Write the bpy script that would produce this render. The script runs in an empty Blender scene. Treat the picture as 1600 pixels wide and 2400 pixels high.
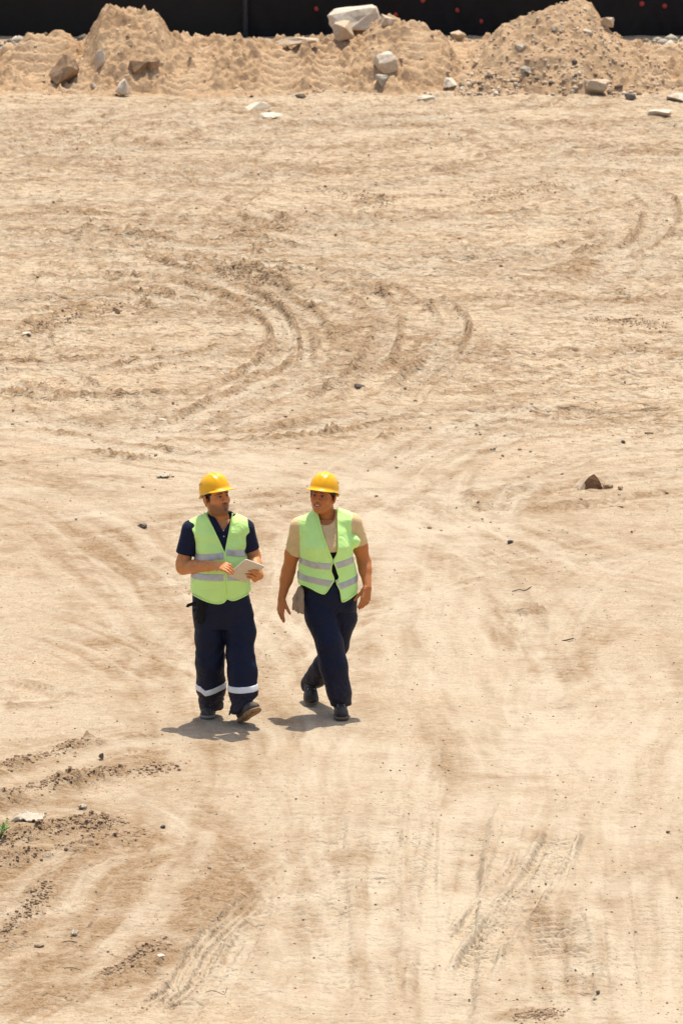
import bpy, bmesh, math, random
import numpy as np
from mathutils import Vector, Matrix

# ------------------------------------------------------------------ camera, sky, sun, exposure
S = bpy.context.scene
COL = S.collection
H, PITCH, F = 8.22, math.radians(9.86), 13333.0      # camera height, downward tilt, focal length in photo pixels

cam_data = bpy.data.cameras.new('camera')
cam_data.sensor_fit = 'VERTICAL'
cam_data.sensor_height = 36.0
cam_data.lens = 200.0
cam_data.clip_start = 0.5
cam_data.clip_end = 3000
cam_data.dof.use_dof = True
cam_data.dof.focus_distance = 39.5
cam_data.dof.aperture_fstop = 10.0
cam = bpy.data.objects.new('camera', cam_data)
COL.objects.link(cam)
cam.location = (0, 0, H)
cam.rotation_euler = (math.pi / 2 - PITCH, 0, 0)
S.camera = cam

SUN_DIR = Vector((0.085, 0.285, 1.0)).normalized()      # towards the sun: high, behind the walkers, a little to the right
SUN_EL = math.asin(SUN_DIR.z)
SUN_AZ = math.atan2(SUN_DIR.x, SUN_DIR.y)
world = bpy.data.worlds.new('World')
S.world = world
world.use_nodes = True
wn = world.node_tree.nodes
sky = wn.new('ShaderNodeTexSky')
sky.sky_type = 'NISHITA'
sky.sun_disc = False
sky.sun_elevation = SUN_EL
sky.sun_rotation = SUN_AZ
sky.air_density = 1.0
sky.dust_density = 3.0
sky.ozone_density = 0.6
wn['Background'].inputs[1].default_value = 0.15
world.node_tree.links.new(sky.outputs[0], wn['Background'].inputs[0])

sun_data = bpy.data.lights.new('sun', 'SUN')
sun_data.energy = 4.1
sun_data.angle = math.radians(0.53)
sun_data.color = (1.0, 0.943, 0.84)
sun = bpy.data.objects.new('sun', sun_data)
COL.objects.link(sun)
sun.rotation_euler = SUN_DIR.to_track_quat('Z', 'Y').to_euler()

S.view_settings.view_transform = 'Standard'
S.view_settings.look = 'None'
S.view_settings.exposure = 0.34
S.view_settings.gamma = 1.0

# ------------------------------------------------------------------ helpers
CP, SP = math.cos(PITCH), math.sin(PITCH)

def P(px, py, Y):
    """the point at distance Y in front of the viewpoint that the photograph shows at px, py"""
    a, b = (px - 800) / F, (1200 - py) / F
    dx, dy, dz = a, CP + b * SP, -SP + b * CP
    t = Y / dy
    return np.array([dx * t, Y, H + dz * t])

def G(px, py, z=0.0):
    a, b = (px - 800) / F, (1200 - py) / F
    dx, dy, dz = a, CP + b * SP, -SP + b * CP
    t = (z - H) / dz
    return np.array([dx * t, dy * t, z])

RNG = np.random.default_rng(11)
random.seed(5)

def tag(o, label=None, cat=None, group=None, kind=None):
    if label: o['label'] = label
    if cat: o['category'] = cat
    if group: o['group'] = group
    if kind: o['kind'] = kind
    return o

def empty(name, loc=(0, 0, 0)):
    o = bpy.data.objects.new(name, None)
    o.empty_display_size = 0.1
    COL.objects.link(o)
    o.location = loc
    return o

def link_mesh(name, me, mat=None, parent=None, smooth=True):
    o = bpy.data.objects.new(name, me)
    COL.objects.link(o)
    if mat is not None:
        for m in (mat if isinstance(mat, (list, tuple)) else [mat]):
            me.materials.append(m)
    if smooth:
        me.polygons.foreach_set('use_smooth', np.ones(len(me.polygons), dtype=bool))
    if parent is not None:
        o.parent = parent
        # geometry is written in world space, the parent may have moved
        def world_of(q):
            return q.matrix_basis.copy() if q.parent is None else world_of(q.parent) @ q.matrix_parent_inverse @ q.matrix_basis
        o.matrix_parent_inverse = world_of(parent).inverted()
    return o

def np_mesh(name, verts, quads):
    """fast mesh from numpy arrays; quads (n,4) or (n,3)"""
    me = bpy.data.meshes.new(name)
    verts = np.ascontiguousarray(verts, dtype=np.float32)
    quads = np.ascontiguousarray(quads, dtype=np.int32)
    n, k = quads.shape
    me.vertices.add(len(verts))
    me.vertices.foreach_set('co', verts.ravel())
    me.loops.add(n * k)
    me.loops.foreach_set('vertex_index', quads.ravel())
    me.polygons.add(n)
    me.polygons.foreach_set('loop_start', np.arange(0, n * k, k, dtype=np.int32))
    me.polygons.foreach_set('loop_total', np.full(n, k, dtype=np.int32))
    me.update(calc_edges=True)
    return me

def set_attr(me, name, vals):
    vals = np.ascontiguousarray(vals, dtype=np.float32)
    if vals.ndim == 1:
        a = me.attributes.new(name, 'FLOAT', 'POINT')
        a.data.foreach_set('value', vals)
    else:
        a = me.attributes.new(name, 'FLOAT_COLOR', 'POINT')
        if vals.shape[1] == 3:
            vals = np.concatenate([vals, np.ones((len(vals), 1), np.float32)], 1)
        a.data.foreach_set('color', vals.ravel())

# ---- noise
def _h(ix, iy, seed):
    n = (ix.astype(np.int64) * 374761393 + iy.astype(np.int64) * 668265263 + seed * 144269) & 0x7fffffff
    n = ((n ^ (n >> 13)) * 1274126177) & 0x7fffffff
    n = ((n ^ (n >> 15)) * 1103515245) & 0x7fffffff
    return ((n ^ (n >> 16)) & 0xffff).astype(np.float32) / 65535.0

def n2(x, y, seed=0):
    ix, iy = np.floor(x), np.floor(y)
    fx, fy = (x - ix).astype(np.float32), (y - iy).astype(np.float32)
    ux, uy = fx * fx * fx * (fx * (fx * 6 - 15) + 10), fy * fy * fy * (fy * (fy * 6 - 15) + 10)
    out = 0
    vals = []
    for dx, dy in ((0, 0), (1, 0), (0, 1), (1, 1)):
        a = _h(ix + dx, iy + dy, seed) * 6.2831853
        vals.append(np.cos(a) * (fx - dx) + np.sin(a) * (fy - dy))
    return ((vals[0] * (1 - ux) + vals[1] * ux) * (1 - uy) + (vals[2] * (1 - ux) + vals[3] * ux) * uy) * 1.5

def fbm(x, y, f, octv=4, seed=0, gain=0.5):
    s, a = 0, 1.0
    for i in range(octv):
        s = s + a * n2(x * f + 17.3 * i, y * f - 9.1 * i, seed + i)
        f *= 2.03
        a *= gain
    return s

def worley(x, y, f, seed=0):
    x, y = x * f, y * f
    ix, iy = np.floor(x), np.floor(y)
    best = np.full(np.broadcast(x, y).shape, 9.0, np.float32)
    idv = np.zeros_like(best)
    for dx in (-1, 0, 1):
        for dy in (-1, 0, 1):
            cx, cy = ix + dx, iy + dy
            r = _h(cx, cy, seed + 7)
            d = (cx + _h(cx, cy, seed) - x) ** 2 + (cy + _h(cx, cy, seed + 3) - y) ** 2
            m = d < best
            best = np.where(m, d, best).astype(np.float32)
            idv = np.where(m, r, idv)
    return np.sqrt(best), idv

def n3(x, y, z, seed=0):
    ix, iy, iz = np.floor(x), np.floor(y), np.floor(z)
    fx, fy, fz = x - ix, y - iy, z - iz
    fx, fy, fz = [t * t * (3 - 2 * t) for t in (fx, fy, fz)]
    out = 0
    for dz in (0, 1):
        wz = fz if dz else 1 - fz
        for dy in (0, 1):
            wy = fy if dy else 1 - fy
            for dx in (0, 1):
                wx = fx if dx else 1 - fx
                out = out + wx * wy * wz * _h(ix + dx + (iz + dz) * 57, iy + dy + (iz + dz) * 131, seed)
    return out * 2 - 1

def smooth01(a, b, x):
    t = np.clip((x - a) / (b - a), 0, 1)
    return t * t * (3 - 2 * t)

# ---- signed distance fields and their surfaces
class Fld:
    def __init__(s, lo, hi, h):
        s.lo, s.h = np.array(lo, float), h
        n = np.ceil((np.array(hi) - s.lo) / h).astype(int) + 1
        s.n = n
        s.ax = [(s.lo[i] + np.arange(n[i]) * h).astype(np.float32) for i in range(3)]
        s.d = np.full(n, 0.5, np.float32)
    def like(s):
        o = object.__new__(Fld)
        o.lo, o.h, o.n, o.ax, o.d = s.lo, s.h, s.n, s.ax, np.full(s.n, 0.5, np.float32)
        return o
    def _sl(s, lo, hi):
        i0 = np.clip(np.floor((np.array(lo) - s.lo) / s.h).astype(int), 0, s.n)
        i1 = np.clip(np.ceil((np.array(hi) - s.lo) / s.h).astype(int) + 1, 0, s.n)
        return tuple(slice(a, b) for a, b in zip(i0, i1))
    def grid(s, sl=(slice(None),) * 3):
        return (s.ax[0][sl[0]][:, None, None], s.ax[1][sl[1]][None, :, None], s.ax[2][sl[2]][None, None, :])
    def add(s, fn, lo=None, hi=None, k=0.0, sub=False, pad=0.03):
        sl = (slice(None),) * 3 if lo is None else s._sl(np.array(lo) - pad - k, np.array(hi) + pad + k)
        X, Y, Z = s.grid(sl)
        v = fn(X, Y, Z)
        o = s.d[sl]
        if v.shape != o.shape:
            v = np.broadcast_to(v, o.shape)
        if o.size == 0: return
        if not sub:
            r = np.minimum(o, v)
            if k: r = r - np.maximum(k - np.abs(o - v), 0) ** 2 / (4 * k)
        else:
            r = np.maximum(o, -v)
            if k: r = r + np.maximum(k - np.abs(o + v), 0) ** 2 / (4 * k)
        s.d[sl] = r
    def cut(s, fn):
        X, Y, Z = s.grid()
        s.d = np.maximum(s.d, fn(X, Y, Z)).astype(np.float32)
    def cone(s, a, b, ra, rb=None, k=0.0, sub=False, end=None):
        """round cone; end: cut square at b ('b') """
        rb = ra if rb is None else rb
        a, b = np.array(a, float), np.array(b, float)
        ab = b - a
        L2 = float(ab @ ab) + 1e-12
        r = max(ra, rb)
        def fn(X, Y, Z):
            t = np.clip(((X - a[0]) * ab[0] + (Y - a[1]) * ab[1] + (Z - a[2]) * ab[2]) / L2, 0, 1)
            d = np.sqrt((X - a[0] - t * ab[0]) ** 2 + (Y - a[1] - t * ab[1]) ** 2 + (Z - a[2] - t * ab[2]) ** 2) - (ra + t * (rb - ra))
            if end == 'b':
                L = math.sqrt(L2)
                d = np.maximum(d, ((X - b[0]) * ab[0] + (Y - b[1]) * ab[1] + (Z - b[2]) * ab[2]) / L)
            return d
        s.add(fn, np.minimum(a, b) - r, np.maximum(a, b) + r, k, sub)
    def chain(s, pts, k=0.02):
        for (p, r), (q, t) in zip(pts[:-1], pts[1:]):
            s.cone(p, q, r, t, k)
    def ell(s, c, r, k=0.0, sub=False, R=None):
        c, r = np.array(c, float), np.array(r, float)
        m = max(r)
        def fn(X, Y, Z):
            x, y, z = X - c[0], Y - c[1], Z - c[2]
            if R is not None:
                x, y, z = [R[0][i] * x + R[1][i] * y + R[2][i] * z for i in range(3)]
            k0 = np.sqrt((x / r[0]) ** 2 + (y / r[1]) ** 2 + (z / r[2]) ** 2)
            k1 = np.sqrt((x / r[0] ** 2) ** 2 + (y / r[1] ** 2) ** 2 + (z / r[2] ** 2) ** 2) + 1e-9
            return k0 * (k0 - 1) / k1
        s.add(fn, c - m, c + m, k, sub)
    def displace(s, fn, band=0.03):
        idx = np.nonzero(np.abs(s.d) < band)
        x, y, z = s.ax[0][idx[0]], s.ax[1][idx[1]], s.ax[2][idx[2]]
        s.d[idx] -= fn(x, y, z).astype(np.float32)
    def mesh(s, d=None):
        d = s.d if d is None else d
        ins = d < 0
        c = np.zeros(np.array(ins.shape) - 1, np.int8)
        for i in (0, 1):
            for j in (0, 1):
                for k in (0, 1):
                    c += ins[i:ins.shape[0] - 1 + i, j:ins.shape[1] - 1 + j, k:ins.shape[2] - 1 + k]
        act = (c > 0) & (c < 8)
        idx = np.full(act.shape, -1, np.int32)
        ai, aj, ak = np.nonzero(act)
        idx[ai, aj, ak] = np.arange(len(ai))
        pos = np.zeros((len(ai), 3)); cnt = np.zeros(len(ai))
        for axis in range(3):
            for u in (0, 1):
                for v in (0, 1):
                    o = [0, 0, 0]; o[(axis + 1) % 3] = u; o[(axis + 2) % 3] = v
                    e = list(o); e[axis] = 1
                    va = d[ai + o[0], aj + o[1], ak + o[2]].astype(float)
                    vb = d[ai + e[0], aj + e[1], ak + e[2]].astype(float)
                    m = (va < 0) != (vb < 0)
                    t = np.where(m, va / np.where(m, va - vb, 1), 0)
                    for q in range(3):
                        pos[:, q] += np.where(m, o[q] + (t if q == axis else 0), 0)
                    cnt += m
        pos /= np.maximum(cnt, 1)[:, None]
        V = s.lo + s.h * (np.stack([ai, aj, ak], 1) + pos)
        Q = []
        for axis in range(3):
            b, cc = (axis + 1) % 3, (axis + 2) % 3
            sa = [slice(1, -1)] * 3; sb = [slice(1, -1)] * 3
            sa[axis] = slice(0, -1); sb[axis] = slice(1, None)
            A, B = ins[tuple(sa)], ins[tuple(sb)]
            for flip in (False, True):
                w = np.array(np.nonzero((A & ~B) if not flip else (~A & B)))
                for q in range(3):
                    if q != axis: w[q] += 1
                def cell(db, dc):
                    u = [w[0].copy(), w[1].copy(), w[2].copy()]
                    u[b] += db; u[cc] += dc
                    return idx[u[0], u[1], u[2]]
                q4 = [cell(-1, -1), cell(0, -1), cell(0, 0), cell(-1, 0)]
                if flip: q4 = q4[::-1]
                Q.append(np.stack(q4, 1))
        Q = np.concatenate(Q)
        return V, Q[(Q >= 0).all(1)]

def relax(V, Q, it=2, lam=0.5):
    """a little smoothing of a quad surface"""
    src = np.concatenate([Q[:, k] for k in (0, 1, 2, 3)] + [Q[:, k] for k in (1, 2, 3, 0)])
    dst = np.concatenate([Q[:, k] for k in (1, 2, 3, 0)] + [Q[:, k] for k in (0, 1, 2, 3)])
    n = np.maximum(np.bincount(src, minlength=len(V)), 1)[:, None]
    for _ in range(it):
        acc = np.stack([np.bincount(src, weights=V[dst, k], minlength=len(V)) for k in range(3)], 1)
        V = V + lam * (acc / n - V)
    return V

def fld_obj(name, fld, mat, parent, d=None, it=2):
    V, Q = fld.mesh(d)
    return link_mesh(name, np_mesh(name, relax(V, Q, it), Q), mat, parent)

def tube(pts, r, seg=6, closed=False, caps=True):
    pts = [np.array(p, float) for p in pts]
    n = len(pts)
    rs = r if hasattr(r, '__len__') else [r] * n
    V, Q = [], []
    up = np.array([0.13, 0.31, 0.94])
    for i, p in enumerate(pts):
        t = pts[(i + 1) % n if closed else min(i + 1, n - 1)] - pts[i - 1 if (closed or i > 0) else 0]
        t = t / (np.linalg.norm(t) + 1e-12)
        if abs(t @ up) > 0.95: up = np.array([0.95, 0.2, 0.1])
        a = np.cross(t, up); a /= np.linalg.norm(a)
        b = np.cross(t, a)
        for j in range(seg):
            an = 2 * math.pi * j / seg
            V.append(p + rs[i] * (math.cos(an) * a + math.sin(an) * b))
    for i in range(n if closed else n - 1):
        for j in range(seg):
            i2 = (i + 1) % n
            Q.append((i * seg + j, i * seg + (j + 1) % seg, i2 * seg + (j + 1) % seg, i2 * seg + j))
    V = np.array(V)
    if caps and not closed:
        for e, s in ((0, 1), (n - 1, -1)):
            V = np.vstack([V, pts[e][None]])
            c = len(V) - 1
            for j in range(0, seg, 2):
                Q.append((c, e * seg + (j + 2) % seg, e * seg + (j + 1) % seg, e * seg + j)[::s])
    return V, np.array(Q)

def spline(pts, step):
    """Catmull-Rom through points, resampled"""
    pts = np.array(pts, float)
    p = np.vstack([2 * pts[0] - pts[1], pts, 2 * pts[-1] - pts[-2]])
    out = []
    for i in range(1, len(p) - 2):
        n = max(2, int(np.linalg.norm(p[i + 1] - p[i]) / step))
        for t in np.arange(n) / n:
            out.append(0.5 * (2 * p[i] + (p[i + 1] - p[i - 1]) * t + (2 * p[i - 1] - 5 * p[i] + 4 * p[i + 1] - p[i + 2]) * t * t
                              + (3 * p[i] - 3 * p[i + 1] + p[i + 2] - p[i - 1]) * t ** 3))
    out.append(p[-2])
    return np.array(out)

# ------------------------------------------------------------------ materials
class NT:
    """small node-graph writer"""
    def __init__(s, name):
        s.m = bpy.data.materials.new(name)
        s.m.use_nodes = True
        s.t = s.m.node_tree
        s.b = s.t.nodes['Principled BSDF']
    def n(s, typ, **kw):
        nd = s.t.nodes.new(typ)
        for k, v in kw.items():
            if k.startswith('_'): nd.inputs[k[1:]].default_value = v
            else: setattr(nd, k, v)
        return nd
    def l(s, a, b): s.t.links.new(a, b)
    def pos(s):
        return s.n('ShaderNodeNewGeometry').outputs['Position']
    def obj(s):
        return s.n('ShaderNodeTexCoord').outputs['Object']
    def noise(s, co, scale, detail=4, rough=0.55, dist=0.0):
        nd = s.n('ShaderNodeTexNoise', _Scale=scale, _Detail=detail, _Roughness=rough, _Distortion=dist)
        s.l(co, nd.inputs['Vector'])
        return nd.outputs['Fac']
    def ramp(s, fac, a, b, lo=0.0, hi=1.0):
        nd = s.n('ShaderNodeMapRange', _From_Min=a) if False else s.n('ShaderNodeMapRange')
        nd.inputs['From Min'].default_value = a; nd.inputs['From Max'].default_value = b
        nd.inputs['To Min'].default_value = lo; nd.inputs['To Max'].default_value = hi
        s.l(fac, nd.inputs['Value'])
        return nd.outputs['Result']
    def mix(s, fac, a, b, mode='MIX'):
        nd = s.n('ShaderNodeMix', data_type='RGBA', blend_type=mode)
        for i, v in ((0, fac), (6, a), (7, b)):
            if isinstance(v, (int, float)): nd.inputs[i].default_value = v
            elif isinstance(v, (tuple, list)): nd.inputs[i].default_value = (*v[:3], 1)
            else: s.l(v, nd.inputs[i])
        return nd.outputs[2]
    def math(s, op, a, b=0.0):
        nd = s.n('ShaderNodeMath', operation=op)
        for i, v in ((0, a), (1, b)):
            if isinstance(v, (int, float)): nd.inputs[i].default_value = v
            else: s.l(v, nd.inputs[i])
        return nd.outputs[0]
    def attr(s, name, out='Fac'):
        nd = s.n('ShaderNodeAttribute', attribute_name=name)
        return nd.outputs[out]
    def color(s, c):
        if isinstance(c, (tuple, list)): s.b.inputs['Base Color'].default_value = (*c[:3], 1)
        else: s.l(c, s.b.inputs['Base Color'])
    def bump(s, hgt, strength=0.3, dist=0.01, prev=None):
        nd = s.n('ShaderNodeBump', _Strength=strength, _Distance=dist)
        s.l(hgt, nd.inputs['Height'])
        if prev is not None: s.l(prev, nd.inputs['Normal'])
        s.l(nd.outputs[0], s.b.inputs['Normal'])
        return nd.outputs[0]
    def set(s, **kw):
        for k, v in kw.items(): s.b.inputs[k.replace('_', ' ')].default_value = v
        return s

def soil_material(name):
    g = NT(name)
    co = g.pos()
    pale, tan, grey, peach = (0.413, 0.333, 0.230), (0.390, 0.298, 0.197), (0.352, 0.302, 0.216), (0.420, 0.307, 0.208)
    n1 = g.noise(co, 0.4, 5, 0.6, 0.6)
    n2_ = g.noise(co, 1.3, 6, 0.66, 0.5)
    nH = g.noise(co, 2.4, 5, 0.65, 0.3)
    nA = g.noise(co, 5.0, 3, 0.6, 0.4)
    nB = g.noise(co, 15.0, 2.5, 0.6, 0.6)
    nC = g.noise(co, 60.0, 2, 0.6)
    churn, soil, dust = g.attr('churn'), g.attr('soil'), g.attr('dust')
    vo = g.n('ShaderNodeTexVoronoi', _Scale=6.5)
    wob = g.n('ShaderNodeVectorMath', operation='ADD')
    wn_ = g.n('ShaderNodeTexNoise', _Scale=5.0, _Detail=3.0)
    g.l(co, wn_.inputs['Vector'])
    wsc = g.n('ShaderNodeVectorMath', operation='SCALE'); wsc.inputs['Scale'].default_value = 0.22
    g.l(wn_.outputs['Color'], wsc.inputs[0]); g.l(co, wob.inputs[0]); g.l(wsc.outputs[0], wob.inputs[1]); g.l(wob.outputs[0], vo.inputs['Vector'])
    lump = g.ramp(vo.outputs['Distance'], 0.55, 0.15)
    cl_on = g.math('MULTIPLY', churn, g.ramp(nH, 0.40, 0.58))
    step = g.ramp(nA, 0.45, 0.55)
    ca = g.math('ADD', g.math('MULTIPLY', churn, 0.35), 0.2)
    c = g.mix(g.ramp(n1, 0.38, 0.64), pale, tan)
    c = g.mix(g.ramp(n2_, 0.54, 0.72, 0, 0.5), c, grey)
    c = g.mix(g.ramp(nH, 0.50, 0.64, 0, 0.75), c, peach)
    c = g.mix(g.math('MULTIPLY', churn, 0.85), c, g.mix(g.ramp(nH, 0.42, 0.62), (0.612, 0.488, 0.329), (0.604, 0.448, 0.294)))
    c = g.mix(g.math('MULTIPLY', ca, g.ramp(nA, 0.56, 0.72, 0, 0.5)), c, (0.347, 0.235, 0.131))
    c = g.mix(g.math('MULTIPLY', ca, g.ramp(nA, 0.48, 0.33, 0, 0.9)), c, (0.500, 0.402, 0.283))
    c = g.mix(g.ramp(nB, 0.54, 0.72, 0, 0.6), c, (0.321, 0.213, 0.117))
    c = g.mix(g.ramp(nB, 0.46, 0.30, 0, 0.65), c, (0.479, 0.386, 0.270))
    nD = g.noise(co, 7.5, 1.5, 0.5, 0.5)
    nE = g.noise(co, 3.4, 2.0, 0.55, 0.8)
    ch2 = g.math('ADD', g.math('MULTIPLY', churn, 0.85), 0.06)
    nF = g.noise(co, 13.0, 1.0, 0.5, 0.4)
    c = g.mix(g.math('MULTIPLY', ch2, g.ramp(nF, 0.62, 0.66, 0, 0.7)), c, (0.267, 0.167, 0.084))  # dark dashes here and below put small-groove shade into the colour
    c = g.mix(g.math('MULTIPLY', ch2, g.ramp(nD, 0.615, 0.65, 0, 0.85)), c, (0.267, 0.167, 0.084))
    c = g.mix(g.math('MULTIPLY', ch2, g.ramp(nE, 0.62, 0.70, 0, 0.4)), c, (0.306, 0.199, 0.106))
    c = g.mix(g.math('MULTIPLY', ch2, g.ramp(nD, 0.42, 0.33, 0, 0.8)), c, (0.597, 0.481, 0.335))
    c = g.mix(g.ramp(nC, 0.545, 0.67, 0, 0.8), c, (0.209, 0.130, 0.066))
    s2 = g.math('MULTIPLY', soil, g.ramp(nB, 0.3, 0.62, 0.5, 1.0))  # soil attribute: loose turned soil plus painted shade of ridges and grooves
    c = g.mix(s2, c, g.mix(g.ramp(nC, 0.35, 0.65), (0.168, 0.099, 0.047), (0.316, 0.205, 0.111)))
    c = g.mix(g.math('MULTIPLY', dust, g.ramp(n2_, 0.3, 0.55, 0.35, 1.0)), c, (0.464, 0.380, 0.270))
    g.color(c)
    g.set(Roughness=0.95, Specular_IOR_Level=0.1)
    h = g.math('ADD', g.math('MULTIPLY', g.math('ADD', nA, g.math('MULTIPLY', step, 0.22)), g.math('MULTIPLY', churn, 0.9)),
               g.math('ADD', g.math('MULTIPLY', nB, g.math('ADD', g.math('MULTIPLY', churn, 0.3), 0.22)), g.math('MULTIPLY', nC, 0.11)))
    h = g.math('ADD', h, g.math('MULTIPLY', lump, g.math('MULTIPLY', cl_on, 0.16)))
    h = g.math('SUBTRACT', h, g.math('MULTIPLY', g.ramp(nD, 0.575, 0.66), g.math('MULTIPLY', churn, 0.10)))
    g.bump(h, 0.9, 0.11)
    return g.m

def mound_material(name):
    g = NT(name)
    co = g.pos()
    n2_ = g.noise(co, 1.3, 6, 0.66, 0.5)
    nB = g.noise(co, 7.0, 5, 0.68, 0.6)
    nC = g.noise(co, 26.0, 4, 0.65)
    soil, dust = g.attr('soil'), g.attr('dust')
    c = g.mix(g.ramp(n2_, 0.38, 0.64), (0.475, 0.330, 0.194), (0.413, 0.269, 0.150))
    c = g.mix(g.ramp(nB, 0.52, 0.70, 0, 0.7), c, (0.305, 0.183, 0.096))
    c = g.mix(g.ramp(nC, 0.58, 0.72, 0, 0.6), c, (0.215, 0.126, 0.067))
    c = g.mix(g.ramp(nC, 0.42, 0.28, 0, 0.6), c, (0.557, 0.412, 0.270))
    c = g.mix(g.math('MULTIPLY', soil, 0.55), c, (0.323, 0.197, 0.104))  # soil also carries the painted shade of the ripple grooves
    c = g.mix(dust, c, (0.503, 0.358, 0.221))  # dust also carries the painted brightness of the ripple crests
    g.color(c)
    g.set(Roughness=0.95, Specular_IOR_Level=0.1)
    g.bump(g.math('ADD', nB, g.math('MULTIPLY', nC, 0.4)), 0.6, 0.07)
    return g.m

def rock_material(name, a, b, c3, scale=1.0):
    g = NT(name)
    co = g.obj()
    n1 = g.noise(co, 4 * scale, 6, 0.6, 0.3)
    n2_ = g.noise(co, 18 * scale, 6, 0.7)
    c = g.mix(g.ramp(n1, 0.4, 0.62), a, b)
    c = g.mix(g.ramp(n2_, 0.5, 0.75, 0, 0.8), c, c3)
    g.color(c)
    g.set(Roughness=0.9, Specular_IOR_Level=0.2)
    g.bump(g.math('ADD', n1, g.math('MULTIPLY', n2_, 0.5)), 0.5, 0.03)
    return g.m

def plain(name, c, rough=0.6, spec=0.4, noise=0.0, scale=40, metallic=0.0, bump=0.0):
    g = NT(name)
    co = g.obj()
    if noise:
        f = g.noise(co, scale, 4, 0.6)
        d = tuple(v * (1 - noise) for v in c); e = tuple(min(1, v * (1 + noise)) for v in c)
        g.color(g.mix(g.ramp(f, 0.3, 0.7), d, e))
        if bump: g.bump(f, bump, 0.01)
    else: g.color(c)
    g.set(Roughness=rough, Specular_IOR_Level=spec, Metallic=metallic)
    return g.m

def cloth(name, c, sheen=0.15, rough=0.85, weave=700, var=0.12, wr=0.25, dusty=False):
    g = NT(name)
    co = g.obj()
    f = g.noise(co, 9, 4, 0.6)
    w = g.noise(co, weave, 2, 0.5)
    d = tuple(v * (1 - var) for v in c); e = tuple(min(1, v * (1 + var)) for v in c)
    col = g.mix(g.ramp(f, 0.3, 0.7), d, e)
    if dusty:                                   # road dust on the lower legs, in blotches
        sep = g.n('ShaderNodeSeparateXYZ'); g.l(g.pos(), sep.inputs[0])
        k = g.math('MULTIPLY', g.ramp(sep.outputs['Z'], 0.30, 0.06, 0, 0.35), g.ramp(g.noise(co, 30, 6, 0.75), 0.35, 0.75))
        col = g.mix(k, col, (0.20, 0.155, 0.105))
    g.color(col)
    g.set(Roughness=rough, Specular_IOR_Level=0.2, Sheen_Weight=sheen, Sheen_Roughness=0.4)
    fold = g.noise(co, 14, 3, 0.5, 1.2)
    g.bump(g.math('ADD', fold, g.math('MULTIPLY', w, 0.02)), wr, 0.03)
    return g.m

M = {}
M['soil'] = soil_material('soil')
M['mound'] = mound_material('mound')
M['clod'] = rock_material('clod', (0.30, 0.20, 0.12), (0.42, 0.30, 0.19), (0.20, 0.13, 0.08), 3)
M['stone_brown'] = rock_material('stone_brown', (0.25, 0.155, 0.085), (0.38, 0.26, 0.155), (0.16, 0.10, 0.055), 1)
M['stone_tan'] = rock_material('stone_tan', (0.46, 0.34, 0.22), (0.56, 0.45, 0.32), (0.34, 0.23, 0.14), 1)
M['stone_white'] = rock_material('stone_white', (0.64, 0.56, 0.44), (0.55, 0.44, 0.31), (0.42, 0.31, 0.20), 1)
M['stone_grey'] = rock_material('stone_grey', (0.40, 0.35, 0.27), (0.48, 0.42, 0.32), (0.28, 0.23, 0.17), 1)
M['stone_rust'] = rock_material('stone_rust', (0.13, 0.065, 0.030), (0.20, 0.105, 0.05), (0.08, 0.04, 0.02), 3)
M['stone_dark'] = rock_material('stone_dark', (0.12, 0.10, 0.08), (0.2, 0.16, 0.12), (0.07, 0.06, 0.05), 2)
# ------------------------------------------------------------------ ground: one sheet, dense where the site is
def outward(start, first, ratio, end):
    out, step, v = [], first, start
    while v < end:
        v += step; step *= ratio; out.append(v)
    return out

ys = [27.2]
while ys[-1] < 92:
    ys.append(ys[-1] + 0.86 * ys[-1] ** 2 / 46650.0)
ys = np.array([-v for v in outward(-27.2, 0.05, 1.35, 120)][::-1] + ys + outward(ys[-1], 0.2, 1.3, 900))
u_f = np.linspace(-1, 1, 661)
hw = 2.75 + (6.3 - 2.75) * np.clip((ys - 27.2) / (92 - 27.2), 0, 1)
side = np.array(outward(0, 0.03, 1.35, 800))
GX = np.concatenate([-(hw[:, None] + side[None, ::-1]), hw[:, None] * u_f[None, :], hw[:, None] + side[None, :]], 1)
GY = np.repeat(ys[:, None], GX.shape[1], 1)
NS = len(side)

# roughness of the site: churned far half, rolled smooth road in the near half
def rough_map(x, y):
    far = smooth01(46, 58, y + 2.5 * fbm(x, y, 0.18, 3, 3))
    near = 0.25 * smooth01(35.5, 33, y) * smooth01(0.2, -1.6, x) 
    return np.clip(0.12 + 0.75 * far + near, 0, 1)

fine = (GY > 26) & (GY < 93) & (np.abs(GX) < 7.5)
R = np.where(fine, rough_map(GX, GY), 0.1).astype(np.float32)
GZ = np.zeros_like(GX)
GZ += 0.05 * fbm(GX, GY, 0.16, 3, 1) * smooth01(0, 2.2, np.abs(GY - 39.0))
GZ += 0.016 * fbm(GX, GY, 0.9, 3, 4) * (0.3 + R)
hi = 0.006 * fbm(GX, GY, 3.2, 3, 8) + 0.0035 * fbm(GX, GY, 11.0, 3, 9)
f1_, c1_ = worley(GX + 0.06 * n2(GX * 4, GY * 4, 2), GY + 0.06 * n2(GX * 4, GY * 4, 5), 5.5, 61)
patchy = smooth01(-0.1, 0.5, fbm(GX, GY, 0.7, 3, 63))
hi2 = 0.035 * np.maximum(0.5 - f1_, 0) * (c1_ > 0.4) * patchy * smooth01(0.35, 0.8, R) - 0.012 * np.abs(fbm(GX, GY, 2.6, 3, 66)) * smooth01(0.3, 0.8, R)
GZ += np.where(fine, hi * (0.5 + 0.9 * R) + 0.3 * hi2, 0)
SOIL_SHADE = np.where(fine, 0.05 + 0.08 * R * (fbm(GX, GY, 0.8, 4, 21) + 0.25), 0.05)
DUST = np.where(fine, 0.25 * smooth01(0.1, 0.6, fbm(GX, GY, 0.45, 4, 31)), 0.1)
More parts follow.
